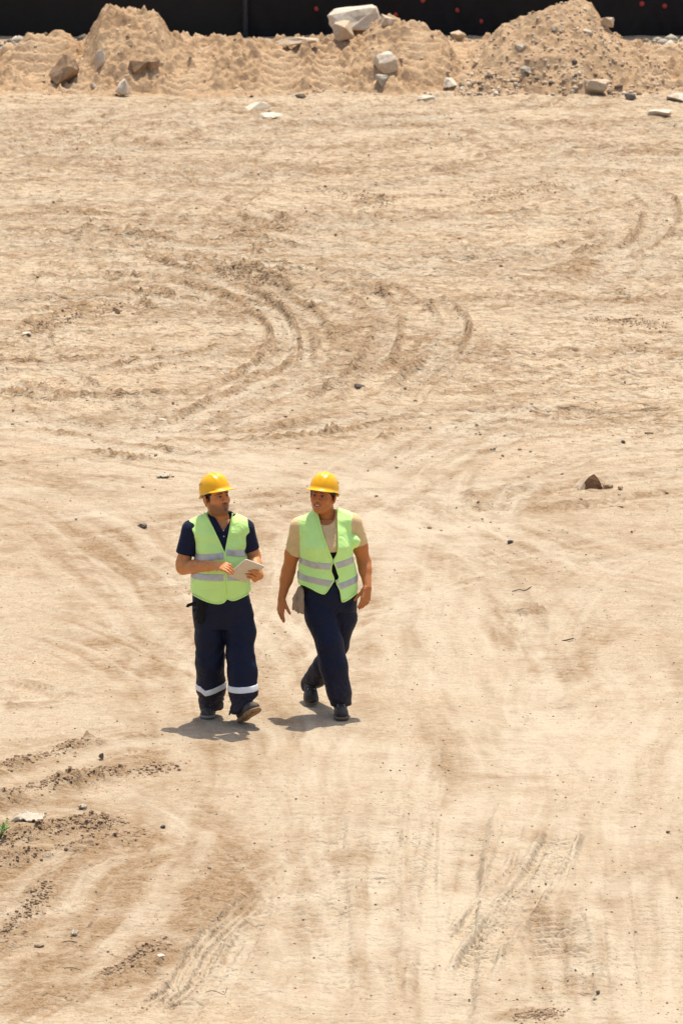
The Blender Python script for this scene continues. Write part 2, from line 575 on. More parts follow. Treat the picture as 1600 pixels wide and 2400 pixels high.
# sharp little ridges and grooves of the churned half, their shade painted as darker turned soil
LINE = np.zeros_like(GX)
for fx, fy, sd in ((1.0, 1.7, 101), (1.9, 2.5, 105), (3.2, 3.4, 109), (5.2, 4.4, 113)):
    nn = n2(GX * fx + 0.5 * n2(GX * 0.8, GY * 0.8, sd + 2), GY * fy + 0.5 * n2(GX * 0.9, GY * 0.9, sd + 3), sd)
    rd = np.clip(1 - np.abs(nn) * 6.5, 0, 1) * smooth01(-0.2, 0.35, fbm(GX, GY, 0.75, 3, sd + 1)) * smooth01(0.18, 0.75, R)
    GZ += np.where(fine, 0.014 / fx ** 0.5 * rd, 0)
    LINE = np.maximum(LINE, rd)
SOIL_SHADE = np.clip(SOIL_SHADE + np.where(fine, 0.6 * LINE ** 1.5, 0), 0, 1)
rowy = ys

def track(pts, width, depth=0.012, lam=0.1, tread=0.006, chev=0.0, ribs=0, berm=0.5, soil=0.0, dust=0.0, clods=0.0, fade=0.15, world_pts=False, ridge=0.0, seed=1, streak=0.006, sf=9.0, clean=False):
    """one wheel track (or a thrown-up ridge) along a line on the ground"""
    global GZ, SOIL_SHADE, DUST
    w = pts if world_pts else [G(*p)[:2] for p in pts]
    c = spline(w, 0.12)
    seg = np.linalg.norm(np.diff(c, axis=0), axis=1)
    s0 = np.concatenate([[0], np.cumsum(seg)])
    half = width * 0.5
    depth, tread = depth * 1.5, tread * 1.5
    ext = half * 2.2
    r0, r1 = np.searchsorted(rowy, c[:, 1].min() - ext), np.searchsorted(rowy, c[:, 1].max() + ext)
    r0, r1 = max(r0, 1), min(r1, len(rowy) - 1)
    if r1 - r0 < 2: return
    X, Y = GX[r0:r1], GY[r0:r1]
    D = np.full(X.shape, 9.0, np.float32); SV = np.zeros(X.shape, np.float32); VV = np.zeros(X.shape, np.float32)
    for i in range(len(seg)):
        a, b = c[i], c[i + 1]
        q0 = np.searchsorted(rowy[r0:r1], min(a[1], b[1]) - ext); q1 = np.searchsorted(rowy[r0:r1], max(a[1], b[1]) + ext)
        if q1 <= q0: continue
        h_ = hw[r0 + (q0 + q1) // 2]
        lo, hi_ = min(a[0], b[0]) - ext, max(a[0], b[0]) + ext
        c0 = int(np.clip(NS + (lo / h_ + 1) * 330 - 6, 0, X.shape[1])); c1 = int(np.clip(NS + (hi_ / h_ + 1) * 330 + 7, 0, X.shape[1]))
        if c1 <= c0: continue
        x, y = X[q0:q1, c0:c1], Y[q0:q1, c0:c1]
        ab = b - a
        t = np.clip(((x - a[0]) * ab[0] + (y - a[1]) * ab[1]) / (ab @ ab + 1e-9), 0, 1)
        dx, dy = x - a[0] - t * ab[0], y - a[1] - t * ab[1]
        d = np.sqrt(dx * dx + dy * dy)
        m = d < D[q0:q1, c0:c1]
        D[q0:q1, c0:c1] = np.where(m, d, D[q0:q1, c0:c1])
        SV[q0:q1, c0:c1] = np.where(m, s0[i] + t * seg[i], SV[q0:q1, c0:c1])
        VV[q0:q1, c0:c1] = np.where(m, np.sign(ab[0] * dy - ab[1] * dx) * d, VV[q0:q1, c0:c1])
    idx = np.nonzero(D < ext)
    if len(idx[0]) == 0: return
    d, sv, vv = D[idx], SV[idx], VV[idx]
    x, y = X[idx], Y[idx]
    nz = fbm(x, y, 2.2, 3, seed + 40)
    e = d / half * (1 + 0.12 * nz)
    ends = np.clip(np.minimum(sv, s0[-1] - sv) / (fade * s0[-1] + 1e-6), 0, 1) * np.clip(0.8 + 0.7 * fbm(sv * 0.6, np.full_like(sv, seed * 3.7), 1.0, 2, seed), 0.3, 1.2)
    inside = smooth01(1.08, 0.85, e)
    z = np.zeros_like(d)
    z -= depth * inside
    z += berm * depth * np.exp(-((e - 1.2) / 0.22) ** 2) * (1 + 0.7 * nz)
    if tread:
        ph = (sv + chev * np.abs(vv)) / lam
        sq = np.tanh(2.2 * np.sin(2 * math.pi * ph))
        tr = tread * 0.5 * sq * smooth01(1.0, 0.8, e) * np.clip(0.8 + 0.9 * nz, 0.1, 1.2)
        if chev: tr = tr * smooth01(0.02, 0.08, np.abs(vv) / half)
        z += tr
    if ribs:
        z += depth * 0.8 * np.cos(math.pi * ribs * e) * inside
    if streak and depth:                        # scratches and smears along the way the wheel went
        wv = smooth01(1.15, 0.8, e)
        ln = fbm(vv * sf + 0.6 * n2(sv * 0.7, vv * 2, seed), sv * 0.22 + seed, 1.0, 4, seed + 60, 0.62)
        z += 0.7 * streak * ln * wv
    sl = smooth01(1.35, 0.35, e + 0.35 * fbm(x, y, 3.0, 3, seed + 90))
    if ridge:
        rz = ridge * np.exp(-(e / 0.7) ** 2) * (1 + 0.5 * nz)
        z += rz
    if clods:
        f1, cid = worley(x, y, 12, seed)
        f2, cid2 = worley(x, y, 22, seed + 5)
        cl = np.maximum(0.55 - f1, 0) * 1.8 * (cid > 0.35) * (0.4 + cid) + 0.45 * np.maximum(0.6 - f2, 0) * 1.6
        z += 0.75 * clods * cl * np.exp(-(e / 0.85) ** 4) * np.clip(0.55 + 1.0 * nz, 0, 1.15)
    gi = (idx[0] + r0, idx[1])
    GZ[gi] += z * ends
    if depth:                                   # turned soil at the edges and lug marks, its colour also painting their shade
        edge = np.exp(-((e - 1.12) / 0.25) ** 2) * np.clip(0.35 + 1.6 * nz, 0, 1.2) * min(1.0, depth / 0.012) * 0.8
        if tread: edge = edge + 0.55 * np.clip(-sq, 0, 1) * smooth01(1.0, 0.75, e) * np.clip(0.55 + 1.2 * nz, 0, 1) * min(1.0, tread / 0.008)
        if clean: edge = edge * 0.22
        SOIL_SHADE[gi] = np.clip(SOIL_SHADE[gi] + edge * ends, 0, 1)
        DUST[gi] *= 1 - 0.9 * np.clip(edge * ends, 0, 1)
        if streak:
            SOIL_SHADE[gi] = np.clip(SOIL_SHADE[gi] + 0.7 * np.clip(-ln - 0.12, 0, 1) * wv * np.minimum(1.3, ends), 0, 1)
            DUST[gi] = np.clip(DUST[gi] + 0.6 * np.clip(ln - 0.08, 0, 1) * wv * np.minimum(1.3, ends), 0, 0.95)
    if soil and not depth: DUST[gi] *= 1 - np.clip(1.3 * sl * ends, 0, 1)
    if soil: SOIL_SHADE[gi] = np.clip(SOIL_SHADE[gi] + soil * sl * ends * np.clip(0.7 + 1.1 * nz, 0, 1.3), 0, 1)
    if dust: DUST[gi] = np.clip(DUST[gi] + dust * sl * ends * np.clip(0.8 + 0.8 * nz, 0, 1.2), 0, 0.95)

# churned tracks all over the far half of the site
tr = np.random.default_rng(4)
for i in range(190):
    y0 = 45 + 37 * tr.random() ** 0.8
    x0 = tr.uniform(-6, 6)
    a = math.radians(tr.normal(0, 24)) + (math.pi if tr.random() < 0.5 else 0)
    if tr.random() < 0.25: a += math.radians(tr.uniform(35, 80))
    kurv = tr.normal(0, 0.06)
    L = tr.uniform(3, 11)
    pts, p = [], np.array([x0, y0])
    for j in range(9):
        pts.append(p.copy())
        p = p + np.array([math.cos(a), math.sin(a)]) * L / 8
        a += kurv * L / 8
    big = tr.random()
    for off in ((0,) if tr.random() < 0.5 else (0, tr.uniform(0.55, 0.9))):
        q = [v + np.array([-math.sin(a), math.cos(a)]) * off for v in pts]
        far_k = 0.7 + 0.6 * (y0 - 45) / 37
        track(q, tr.uniform(0.22, 0.46), depth=tr.uniform(0.004, 0.011) * far_k, lam=tr.choice([0.1, 0.15, 0.2, 0.24]), tread=tr.uniform(0.005, 0.012) * far_k,
              chev=tr.choice([0, 0.5, 0.9]), berm=tr.uniform(0.4, 1.3), soil=(tr.uniform(0.05, 0.2) if big > 0.6 else 0), dust=(0.35 if big < 0.4 else 0),
              clods=(0.008 * tr.random() if big > 0.6 else 0), world_pts=True, seed=i)
for i in range(130):                      # long scraped ridges of loose soil
    y0 = tr.uniform(44, 82); x0 = tr.uniform(-6, 6); a = math.radians(tr.normal(0, 13)); L = tr.uniform(0.7, 3.2)
    pts = [np.array([x0 + math.cos(a) * L * t, y0 + math.sin(a) * L * t + 0.08 * L * math.sin(3 * t)]) for t in np.linspace(0, 1, 6)]
    track(pts, tr.uniform(0.08, 0.24), depth=0.0, tread=0, ridge=tr.uniform(0.006, 0.018), clods=tr.uniform(0.006, 0.02), soil=tr.uniform(0.3, 0.8), world_pts=True, fade=0.3, seed=300 + i)

# broad sweeps of traffic: the rolled road and the turning ways
for k, (pts, w, du, so, st) in enumerate([
    ([(-300, 985), (0, 1015), (300, 1055), (650, 1115), (950, 1230), (1150, 1400), (1250, 1650), (1290, 2000), (1300, 2450)], 2.3, 0.22, 0.0, 0.005),
    ([(1900, 985), (1600, 1010), (1250, 1060), (1000, 1150), (900, 1320), (890, 1600), (880, 2000), (860, 2450)], 2.1, 0.2, 0.0, 0.005),
    ([(-200, 1090), (0, 1150), (200, 1230), (420, 1420), (560, 1650), (600, 1880), (430, 2200), (250, 2450)], 1.5, 0.0, 0.16, 0.006),
    ([(1900, 1420), (1600, 1350), (1300, 1290), (1050, 1190), (850, 1120), (600, 1080)], 1.6, 0.1, 0.05, 0.006),
    ([(1700, 1560), (1500, 1700), (1420, 1900), (1400, 2150), (1420, 2450)], 1.6, 0.2, 0.0, 0.005),
    ([(-200, 545), (0, 560), (300, 575), (600, 640), (850, 700), (1100, 760), (1800, 810)], 1.8, 0.1, 0.05, 0.014),
    ([(-200, 700), (0, 690), (300, 642), (560, 642), (705, 740), (695, 850), (500, 955), (0, 1060)], 1.3, 0.15, 0.05, 0.012),
    ([(1800, 540), (1300, 600), (1050, 640), (800, 560), (560, 480), (200, 465), (-200, 470)], 1.8, 0.1, 0.05, 0.014),
    ([(1800, 690), (1200, 720), (1020, 780), (960, 880), (800, 965), (450, 1045)], 1.5, 0.1, 0.08, 0.012),
    ([(1800, 880), (1300, 930), (1050, 1000), (900, 1085), (820, 1150)], 1.3, 0.15, 0.05, 0.009),
    ([(-200, 400), (300, 390), (800, 420), (1300, 380), (1800, 400)], 2.4, 0.1, 0.05, 0.016),
    ([(-200, 330), (400, 350), (900, 300), (1300, 320), (1800, 290)], 2.6, 0.1, 0.05, 0.016),
    ([(-200, 270), (400, 262), (900, 270), (1300, 255), (1800, 262)], 2.6, 0.05, 0.05, 0.014),
    ([(1250, 380), (1450, 470), (1560, 560), (1500, 680), (1250, 760)], 1.5, 0.15, 0.05, 0.014),
    ([(-150, 830), (100, 850), (350, 830), (520, 770), (600, 690)], 1.4, 0.0, 0.12, 0.010),
    ([(-250, 1850), (150, 1880), (330, 1980), (180, 2180), (-150, 2330)], 1.3, 0.0, 0.30, 0.008)]):
    track(pts, w, depth=0.004, tread=0, berm=0.2, soil=so, dust=du, streak=st, sf=5.0, fade=0.05, seed=900 + k)
def way(pts, w, depth, lam, tread, **k):
    k['dust'] = min(0.75, k.get('dust', 0) + 0.3)
    if pts[0][1] > 1100 or pts[-1][1] > 1150: depth, tread = depth * 0.35, tread * 0.5
    track(pts, w, depth * 0.8, lam, tread * 0.8, **k)
    wp = spline([G(*p)[:2] for p in pts], 0.3)
    nrm = np.gradient(wp, axis=0); nrm = np.stack([-nrm[:, 1], nrm[:, 0]], 1) / (np.linalg.norm(nrm, axis=1)[:, None] + 1e-9)
    for sg in (-1, 1):
        if pts[0][1] > 1100 or pts[-1][1] > 1150: break
        n_ = len(wp)
        for q in range(3):
            i0 = int(tr.uniform(0, 0.6) * n_); i1 = min(n_, i0 + max(4, int(tr.uniform(0.2, 0.5) * n_)))
            if i1 - i0 < 4: continue
            seg_ = wp[i0:i1] + nrm[i0:i1] * sg * (w * 0.5 + 0.05)
            track(list(seg_[::2]) if len(seg_) > 7 else list(seg_), tr.uniform(0.05, 0.11), depth=0.0, tread=0, ridge=0.022, clods=0.03, soil=tr.uniform(0.5, 0.95), world_pts=True, fade=0.25, seed=int(tr.integers(2000)))
# the turning arcs left of the middle
way([(150, 700), (330, 690), (480, 695), (600, 722), (672, 765), (690, 820), (640, 880), (520, 945), (400, 1000), (250, 1050)], 0.34, 0.016, 0.085, 0.013, chev=0.6, dust=0.3, seed=11)
way([(230, 655), (420, 650), (560, 668), (660, 700), (726, 760), (742, 825), (700, 885), (600, 945), (470, 1010)], 0.24, 0.012, 0.085, 0.009, chev=0.6, soil=0.25, clods=0.02, seed=12)
way([(0, 640), (200, 648), (400, 640), (600, 628), (820, 640), (1000, 660)], 0.4, 0.02, 0.11, 0.014, dust=0.3, berm=1.1, seed=13)
way([(0, 600), (180, 592), (380, 600), (560, 650), (700, 690), (900, 700)], 0.36, 0.02, 0.1, 0.012, berm=1.3, soil=0.2, seed=14)
way([(0, 560), (150, 548), (330, 560), (560, 600), (780, 655)], 0.34, 0.018, 0.1, 0.01, berm=1.2, dust=0.3, seed=15)
way([(0, 700), (160, 690), (330, 700), (440, 735)], 0.4, 0.012, 0.08, 0.016, chev=0.0, dust=0.3, seed=16)
way([(0, 745), (160, 735), (330, 712), (520, 708)], 0.4, 0.014, 0.08, 0.016, chev=0.0, dust=0.2, seed=17)
way([(240, 880), (380, 850), (520, 830), (640, 780)], 0.4, 0.012, 0.08, 0.014, chev=0.7, seed=18)
for pts, w in (([(420, 655), (560, 690), (640, 740), (662, 800), (620, 860), (500, 915), (380, 945)], 0.22), ([(760, 640), (860, 690), (900, 750), (890, 820), (840, 880), (740, 930), (600, 975)], 0.26),
               ([(880, 660), (1000, 700), (1060, 750), (1040, 820), (960, 890), (840, 950)], 0.24), ([(330, 640), (480, 630), (640, 660), (760, 700), (850, 740)], 0.26), ([(0, 655), (150, 640), (330, 655), (470, 690)], 0.3),
               ([(1600, 960), (1400, 965), (1230, 1000), (1120, 1060), (1060, 1140), (1040, 1230)], 0.3), ([(1600, 1020), (1440, 1040), (1300, 1090), (1200, 1160), (1150, 1260)], 0.3), ([(1000, 1120), (1100, 1190), (1260, 1270), (1450, 1330), (1600, 1360)], 0.3),
               ([(880, 1130), (1010, 1210), (1120, 1310), (1220, 1440), (1300, 1600)], 0.3), ([(1450, 420), (1540, 470), (1530, 540), (1430, 590), (1280, 620)], 0.35), ([(250, 560), (420, 548), (600, 560), (760, 590)], 0.3), ([(560, 480), (660, 520), (760, 540), (900, 545)], 0.3),
               ([(520, 500), (600, 530), (690, 545)], 0.22), ([(0, 905), (140, 930), (300, 935), (480, 920)], 0.4), ([(1000, 560), (1150, 590), (1300, 580), (1450, 540)], 0.4)):
    way(pts, w, 0.014, 0.11, 0.012, chev=0.6, berm=1.2, seed=int(pts[0][0] + pts[0][1]))
# heaps and ridges of clods one can pick out in the photograph
for k, (pts, w, rg, cl, so) in enumerate([
    ([(0, 797), (70, 785), (160, 752), (250, 725), (300, 716)], 0.30, 0.03, 0.05, 0.75),
    ([(0, 775), (90, 752), (170, 735), (260, 705)], 0.24, 0.02, 0.045, 0.6),
    ([(250, 812), (350, 800), (470, 800), (560, 800)], 0.22, 0.02, 0.04, 0.65),
    ([(95, 618), (180, 622), (250, 620), (330, 622)], 0.30, 0.05, 0.05, 0.8),
    ([(500, 645), (560, 632), (610, 645), (640, 660)], 0.42, 0.05, 0.04, 0.85),
    ([(145, 500), (200, 505), (245, 503)], 0.30, 0.06, 0.06, 0.8),
    ([(550, 595), (585, 585), (612, 597)], 0.25, 0.06, 0.06, 0.8),
    ([(520, 560), (590, 545), (640, 530), (700, 520)], 0.40, 0.04, 0.03, 0.55),
    ([(720, 445), (800, 440), (850, 455), (920, 480)], 0.40, 0.05, 0.06, 0.75),
    ([(1130, 465), (1190, 448), (1260, 440), (1310, 436)], 0.60, 0.05, 0.035, 0.7),
    ([(1310, 640), (1345, 615), (1390, 600)], 0.50, 0.04, 0.03, 0.65),
    ([(1380, 750), (1470, 756), (1560, 768)], 0.20, 0.03, 0.05, 0.75),
    ([(1400, 690), (1500, 700), (1600, 690)], 0.35, 0.03, 0.04, 0.5),
    ([(860, 690), (900, 685), (940, 700)], 0.40, 0.05, 0.05, 0.7),
    ([(920, 800), (960, 800), (1010, 795)], 0.55, 0.035, 0.03, 0.75),
    ([(740, 790), (830, 760), (900, 745)], 0.5, 0.03, 0.04, 0.5),
    ([(900, 880), (940, 855), (965, 840)], 0.25, 0.03, 0.04, 0.55),
    ([(810, 910), (842, 909), (880, 912)], 0.16, 0.035, 0.05, 0.8),
    ([(1230, 968), (1300, 955), (1370, 942), (1420, 925)], 0.18, 0.03, 0.035, 0.6),
    ([(880, 1035), (960, 1000), (1040, 985)], 0.16, 0.02, 0.03, 0.5),
    ([(1220, 1190), (1290, 1180), (1360, 1160)], 0.32, 0.02, 0.025, 0.5),
    ([(1210, 1438), (1280, 1432)], 0.26, 0.025, 0.03, 0.55),
    ([(-160, 1925), (0, 1893), (66, 1880), (153, 1852), (230, 1832), (306, 1809), (470, 1790)], 0.42, 0.06, 0.06, 1.0),
    ([(-160, 2035), (0, 1992), (51, 1974), (128, 1954), (204, 1936), (310, 1928)], 0.42, 0.06, 0.06, 1.0),
    ([(-160, 2060), (0, 2032), (66, 2012), (153, 1999), (204, 1992), (370, 1950)], 0.40, 0.04, 0.05, 0.95),
    ([(-120, 1850), (0, 1815), (90, 1790), (200, 1750), (400, 1715)], 0.35, 0.03, 0.035, 0.75),
    ([(0, 2100), (60, 2095), (140, 2080)], 0.2, 0.015, 0.03, 0.6),
    ([(-120, 2250), (-20, 2210), (30, 2190), (61, 2160), (122, 2078), (250, 1995)], 0.34, 0.035, 0.04, 0.95),
    ([(128, 2359), (178, 2298), (306, 2267), (388, 2206), (459, 2175), (525, 2048), (576, 2017), (625, 1965)], 0.40, 0.025, 0.035, 0.8),
    ([(-20, 2380), (60, 2330), (110, 2260), (150, 2215)], 0.42, 0.01, 0.01, 0.85),
    ([(1205, 2400), (1250, 2380), (1300, 2372)], 0.45, 0.03, 0.05, 0.9),
    ([(1340, 2330), (1355, 2280)], 0.16, 0.015, 0.03, 0.7),
    ([(1160, 2000), (1190, 1985), (1215, 1975)], 0.16, 0.012, 0.02, 0.5),
    ([(0, 1653), (60, 1650), (140, 1635)], 0.16, 0.015, 0.03, 0.75)]):
    track(pts, w, depth=0.0, tread=0, ridge=rg, clods=cl, soil=so * 0.9, fade=0.14, seed=500 + k)
    if pts[0][1] > 1600: track(pts, w * 2.4, depth=0.006, tread=0.0, soil=so * 0.3, fade=0.1, streak=0.01, sf=7.0, seed=600 + k)
for k, pts in enumerate([
    [(53, 540), (200, 548), (330, 562)], [(241, 549), (350, 550), (510, 575)], [(312, 643), (420, 660), (500, 688), (625, 712)], [(107, 728), (180, 716), (262, 702)], [(277, 812), (380, 792), (464, 777), (545, 768)],
    [(330, 560), (450, 562), (575, 568)], [(536, 558), (580, 546), (630, 535)], [(625, 503), (670, 514), (718, 532)], [(500, 692), (545, 705), (590, 716)], [(704, 584), (820, 600), (950, 626)], [(760, 672), (840, 676), (920, 690)],
    [(1000, 600), (1100, 606), (1220, 604)], [(1316, 640), (1370, 612), (1420, 594)], [(1190, 722), (1240, 728), (1280, 730)], [(775, 790), (815, 778), (860, 768)], [(1400, 762), (1500, 765), (1600, 772)], [(0, 585), (120, 580), (260, 588)],
    [(640, 585), (760, 598), (880, 596)], [(80, 480), (180, 472), (300, 478)], [(0, 440), (140, 432), (300, 438)], [(860, 500), (960, 512), (1060, 505)], [(1060, 520), (1160, 530), (1240, 520)], [(430, 470), (520, 476), (620, 470)],
    [(950, 420), (1040, 412), (1120, 420)], [(300, 400), (400, 396), (520, 404)], [(1350, 500), (1450, 480), (1540, 470)], [(600, 350), (720, 345), (840, 352)], [(150, 335), (260, 330), (380, 336)], [(1050, 335), (1160, 328), (1290, 334)], [(1290, 1000), (1380, 985), (1480, 960)],
    [(930, 1092), (985, 1055), (1050, 1022)], [(860, 1100), (930, 1062), (975, 1030)], [(1090, 1110), (1130, 1060), (1190, 1020)], [(690, 950), (790, 935), (880, 915)], [(450, 905), (560, 880), (640, 862)]]):
    track(pts, 0.09 + 0.05 * (k % 3), depth=0.0, tread=0, ridge=0.016, clods=0.022, soil=0.6 + 0.1 * (k % 4), fade=0.25, seed=1500 + k)
# ribbed and lugged tracks on the near road
track([(316, 2384), (418, 2308), (490, 2201), (576, 2119), (690, 2020)], 0.20, 0.013, 0.1, 0.0, ribs=4, dust=0.45, berm=0.6, clean=True, seed=31)
track([(1325, 1925), (1290, 2002), (1198, 2140), (1126, 2226), (1100, 2300)], 0.22, 0.02, 0.11, 0.02, chev=0.9, berm=1.2, dust=0.4, clean=True, seed=32)
track([(1250, 1960), (1215, 2040), (1130, 2130), (1080, 2210)], 0.18, 0.016, 0.11, 0.016, chev=0.9, berm=1.0, dust=0.5, clean=True, seed=33)
track([(1290, 2120), (1310, 2200), (1318, 2290), (1322, 2390)], 0.34, 0.014, 0.13, 0.024, berm=0.8, clean=True, seed=34)
track([(1110, 1840), (1072, 1950), (1055, 2080), (1050, 2220), (1035, 2420)], 0.36, 0.012, 0.12, 0.004, berm=0.8, dust=0.55, clean=True, seed=35)
track([(1365, 2130), (1358, 2220), (1350, 2310)], 0.14, 0.0, 0, 0, ridge=0.03, dust=0.5, clean=True, seed=36)
track([(1150, 2180), (1080, 2280), (1020, 2420)], 0.30, 0.008, 0.1, 0.01, dust=0.6, clean=True, seed=37)
track([(860, 1900), (840, 2050), (830, 2250), (840, 2420)], 0.42, 0.006, 0.13, 0.009, dust=0.3, clean=True, seed=38)
track([(620, 1760), (680, 1900), (720, 2100), (730, 2420)], 0.42, 0.004, 0.13, 0.006, dust=0.3, clean=True, seed=39)
track([(1500, 1800), (1530, 2000), (1550, 2200), (1560, 2420)], 0.42, 0.006, 0.12, 0.008, dust=0.25, clean=True, seed=40)
track([(980, 1330), (960, 1450), (1010, 1560), (1120, 1660), (1230, 1760), (1330, 1860)], 0.5, 0.006, 0.12, 0.007, dust=0.35, clean=True, seed=41)
way([(860, 1120), (960, 1060), (1060, 1000), (1160, 965), (1300, 945)], 0.36, 0.012, 0.09, 0.010, dust=0.45, berm=0.9, seed=42)
way([(930, 1110), (1020, 1060), (1090, 1020), (1180, 990)], 0.34, 0.012, 0.085, 0.018, chev=0.5, soil=0.45, seed=43)
way([(1060, 1110), (1130, 1050), (1210, 1000), (1330, 970)], 0.34, 0.01, 0.085, 0.010, chev=0.5, seed=44)
way([(780, 1130), (900, 1050), (1000, 1000)], 0.3, 0.012, 0.085, 0.010, soil=0.3, seed=45)
way([(0, 1010), (160, 1035), (400, 1070), (620, 1080)], 0.5, 0.008, 0.1, 0.006, dust=0.4, seed=46)
way([(0, 960), (200, 1000), (420, 1020), (700, 1010), (1000, 930)], 0.5, 0.01, 0.1, 0.006, dust=0.2, seed=47)
track([(0, 1180), (180, 1240), (330, 1350), (420, 1500)], 0.6, 0.006, 0.1, 0.004, soil=0.35, seed=48)
track([(0, 1600), (60, 1615), (140, 1640)], 0.35, 0.012, 0.07, 0.016, chev=0.9, dust=0.4, seed=49)
track([(260, 1760), (330, 1770), (400, 1775)], 0.3, 0.006, 0.06, 0.012, chev=0.9, seed=50)
track([(0, 1480), (120, 1500), (260, 1560), (420, 1640)], 0.5, 0.004, 0.1, 0.004, soil=0.3, seed=51)
track([(1000, 1640), (1080, 1740), (1120, 1850)], 0.45, 0.004, 0.1, 0.004, soil=0.3, seed=52)
track([(1600, 1250), (1420, 1330), (1300, 1450), (1250, 1600), (1260, 1800)], 0.5, 0.006, 0.1, 0.005, dust=0.35, clean=True, seed=53)
for i in range(26):                      # faint wheel marks of the rolled road
    x0, y0 = tr.uniform(-3, 3), tr.uniform(27.5, 44)
    a = math.radians(tr.normal(80, 24)); L = tr.uniform(2.5, 7); kv = tr.normal(0, 0.05)
    pts, p = [], np.array([x0, y0])
    for j in range(8):
        pts.append(p.copy()); p = p + np.array([math.cos(a), math.sin(a)]) * L / 7; a += kv * L / 7
    track(pts, tr.uniform(0.2, 0.5), tr.uniform(0.002, 0.006), tr.choice([0.08, 0.1, 0.13]), tr.uniform(0.003, 0.008), chev=tr.choice([0, 0.6, 0.9]), dust=tr.choice([0, 0.3]), soil=tr.choice([0, 0.2]), world_pts=True, seed=700 + i, fade=0.35)

for k, (pts, w) in enumerate([([(1010, 1690), (990, 1900), (985, 2150), (975, 2430)], 0.2), ([(1140, 1860), (1110, 1990), (1085, 2130), (1060, 2260)], 0.16), ([(1385, 1990), (1375, 2150), (1385, 2300), (1400, 2430)], 0.2), ([(1440, 2050), (1450, 2220), (1470, 2420)], 0.18),
        ([(930, 1760), (905, 1960), (900, 2200), (905, 2430)], 0.22), ([(1210, 1900), (1180, 2010), (1150, 2080)], 0.14), ([(1330, 1960), (1300, 2060), (1270, 2130)], 0.14), ([(760, 1800), (770, 2050), (780, 2420)], 0.24), ([(560, 2150), (470, 2300), (400, 2420)], 0.2), ([(640, 2080), (560, 2220), (500, 2350)], 0.14)]):
    track(pts, w, 0.007, 0.11, 0.010, chev=0.8 if k % 2 else 0.0, berm=0.9, dust=0.55, clean=True, fade=0.25, seed=1700 + k)
# level the earth the walkers stand on
GZ *= 1 - 0.85 * np.exp(-(((GX + 0.5) / 1.0) ** 2 + ((GY - 39.0) / 0.9) ** 2) ** 2)
nr, nc = GX.shape
ii = np.arange(nr * nc).reshape(nr, nc)
quads = np.stack([ii[:-1, :-1], ii[:-1, 1:], ii[1:, 1:], ii[1:, :-1]], -1).reshape(-1, 4)
me = np_mesh('ground', np.stack([GX, GY, GZ], -1).reshape(-1, 3), quads)
set_attr(me, 'soil', np.clip(SOIL_SHADE, 0, 1).ravel())  # turned soil together with the relief shade painted into it
set_attr(me, 'dust', np.clip(DUST, 0, 1).ravel())
set_attr(me, 'churn', R.ravel())
ground = tag(link_mesh('ground', me, M['soil']), kind='structure')

def gz(x, y):
    r = int(np.clip(np.searchsorted(rowy, y), 1, nr - 2))
    c = int(np.clip(round(NS + (x / hw[r] + 1) * 330), 1, nc - 2))
    return float(GZ[r, c])

# ------------------------------------------------------------------ the bulldozed earth at the back
def earth_patch(name, x0, x1, y0, y1, sx, sy, fn, label, soil=0.35):
    xs, yy = np.arange(x0, x1, sx), np.arange(y0, y1, sy)
    X, Y = np.meshgrid(xs, yy)
    Z, so, du = fn(X, Y)
    n, m = X.shape
    i = np.arange(n * m).reshape(n, m)
    q = np.stack([i[:-1, :-1], i[:-1, 1:], i[1:, 1:], i[1:, :-1]], -1).reshape(-1, 4)
    keep = (Z.ravel()[q] > -0.06).any(1)
    q = q[keep]
    used = np.unique(q); remap = np.zeros(n * m, np.int32); remap[used] = np.arange(len(used))
    me = np_mesh(name, np.stack([X, Y, Z], -1).reshape(-1, 3)[used], remap[q])
    set_attr(me, 'soil', np.clip(so, 0, 1).ravel()[used]); set_attr(me, 'dust', np.clip(du, 0, 1).ravel()[used])
    o = link_mesh(name, me, M['mound'])
    HEIGHT.append((x0, x1, y0, y1, sx, sy, Z))
    return tag(o, label, 'earth mound')

HEIGHT = []
def hz(x, y):
    """height of the topmost surface there"""
    z = gz(x, y)
    for x0, x1, y0, y1, sx, sy, Z in HEIGHT:
        if x0 <= x < x1 - sx and y0 <= y < y1 - sy:
            z = max(z, float(Z[int((y - y0) / sy), int((x - x0) / sx)]))
    return z

def prof(px_pts, Y):
    """crest line seen in the photograph -> world x and height at distance Y"""
    w = [P(a, b, Y) for a, b in px_pts]
    return np.array([p[0] for p in w]), np.array([p[2] for p in w])

def lumps(X, Y, seed, amp=0.03, big=0.13):
    f1, c1 = worley(X + 0.05 * n2(X * 5, Y * 5, 3), Y, 6.5, seed)
    f2, c2 = worley(X, Y, 17, seed + 2)
    f0, c0 = worley(X + 0.1 * n2(X * 3, Y * 3, 8), Y + 0.1 * n2(X * 3, Y * 3, 9), 3.3, seed + 5)
    return (1.6 * amp * np.maximum(0.6 - f0, 0) * 2 * (c0 > 0.45) + big * fbm(X, Y, 1.6, 4, seed, 0.6) + amp * np.maximum(0.62 - f1, 0) * 2.2 * (c1 > 0.3) + 0.5 * amp * np.maximum(0.62 - f2, 0) * 1.6 * (0.3 + c2)
            + 0.008 * fbm(X, Y, 14, 3, seed + 9))

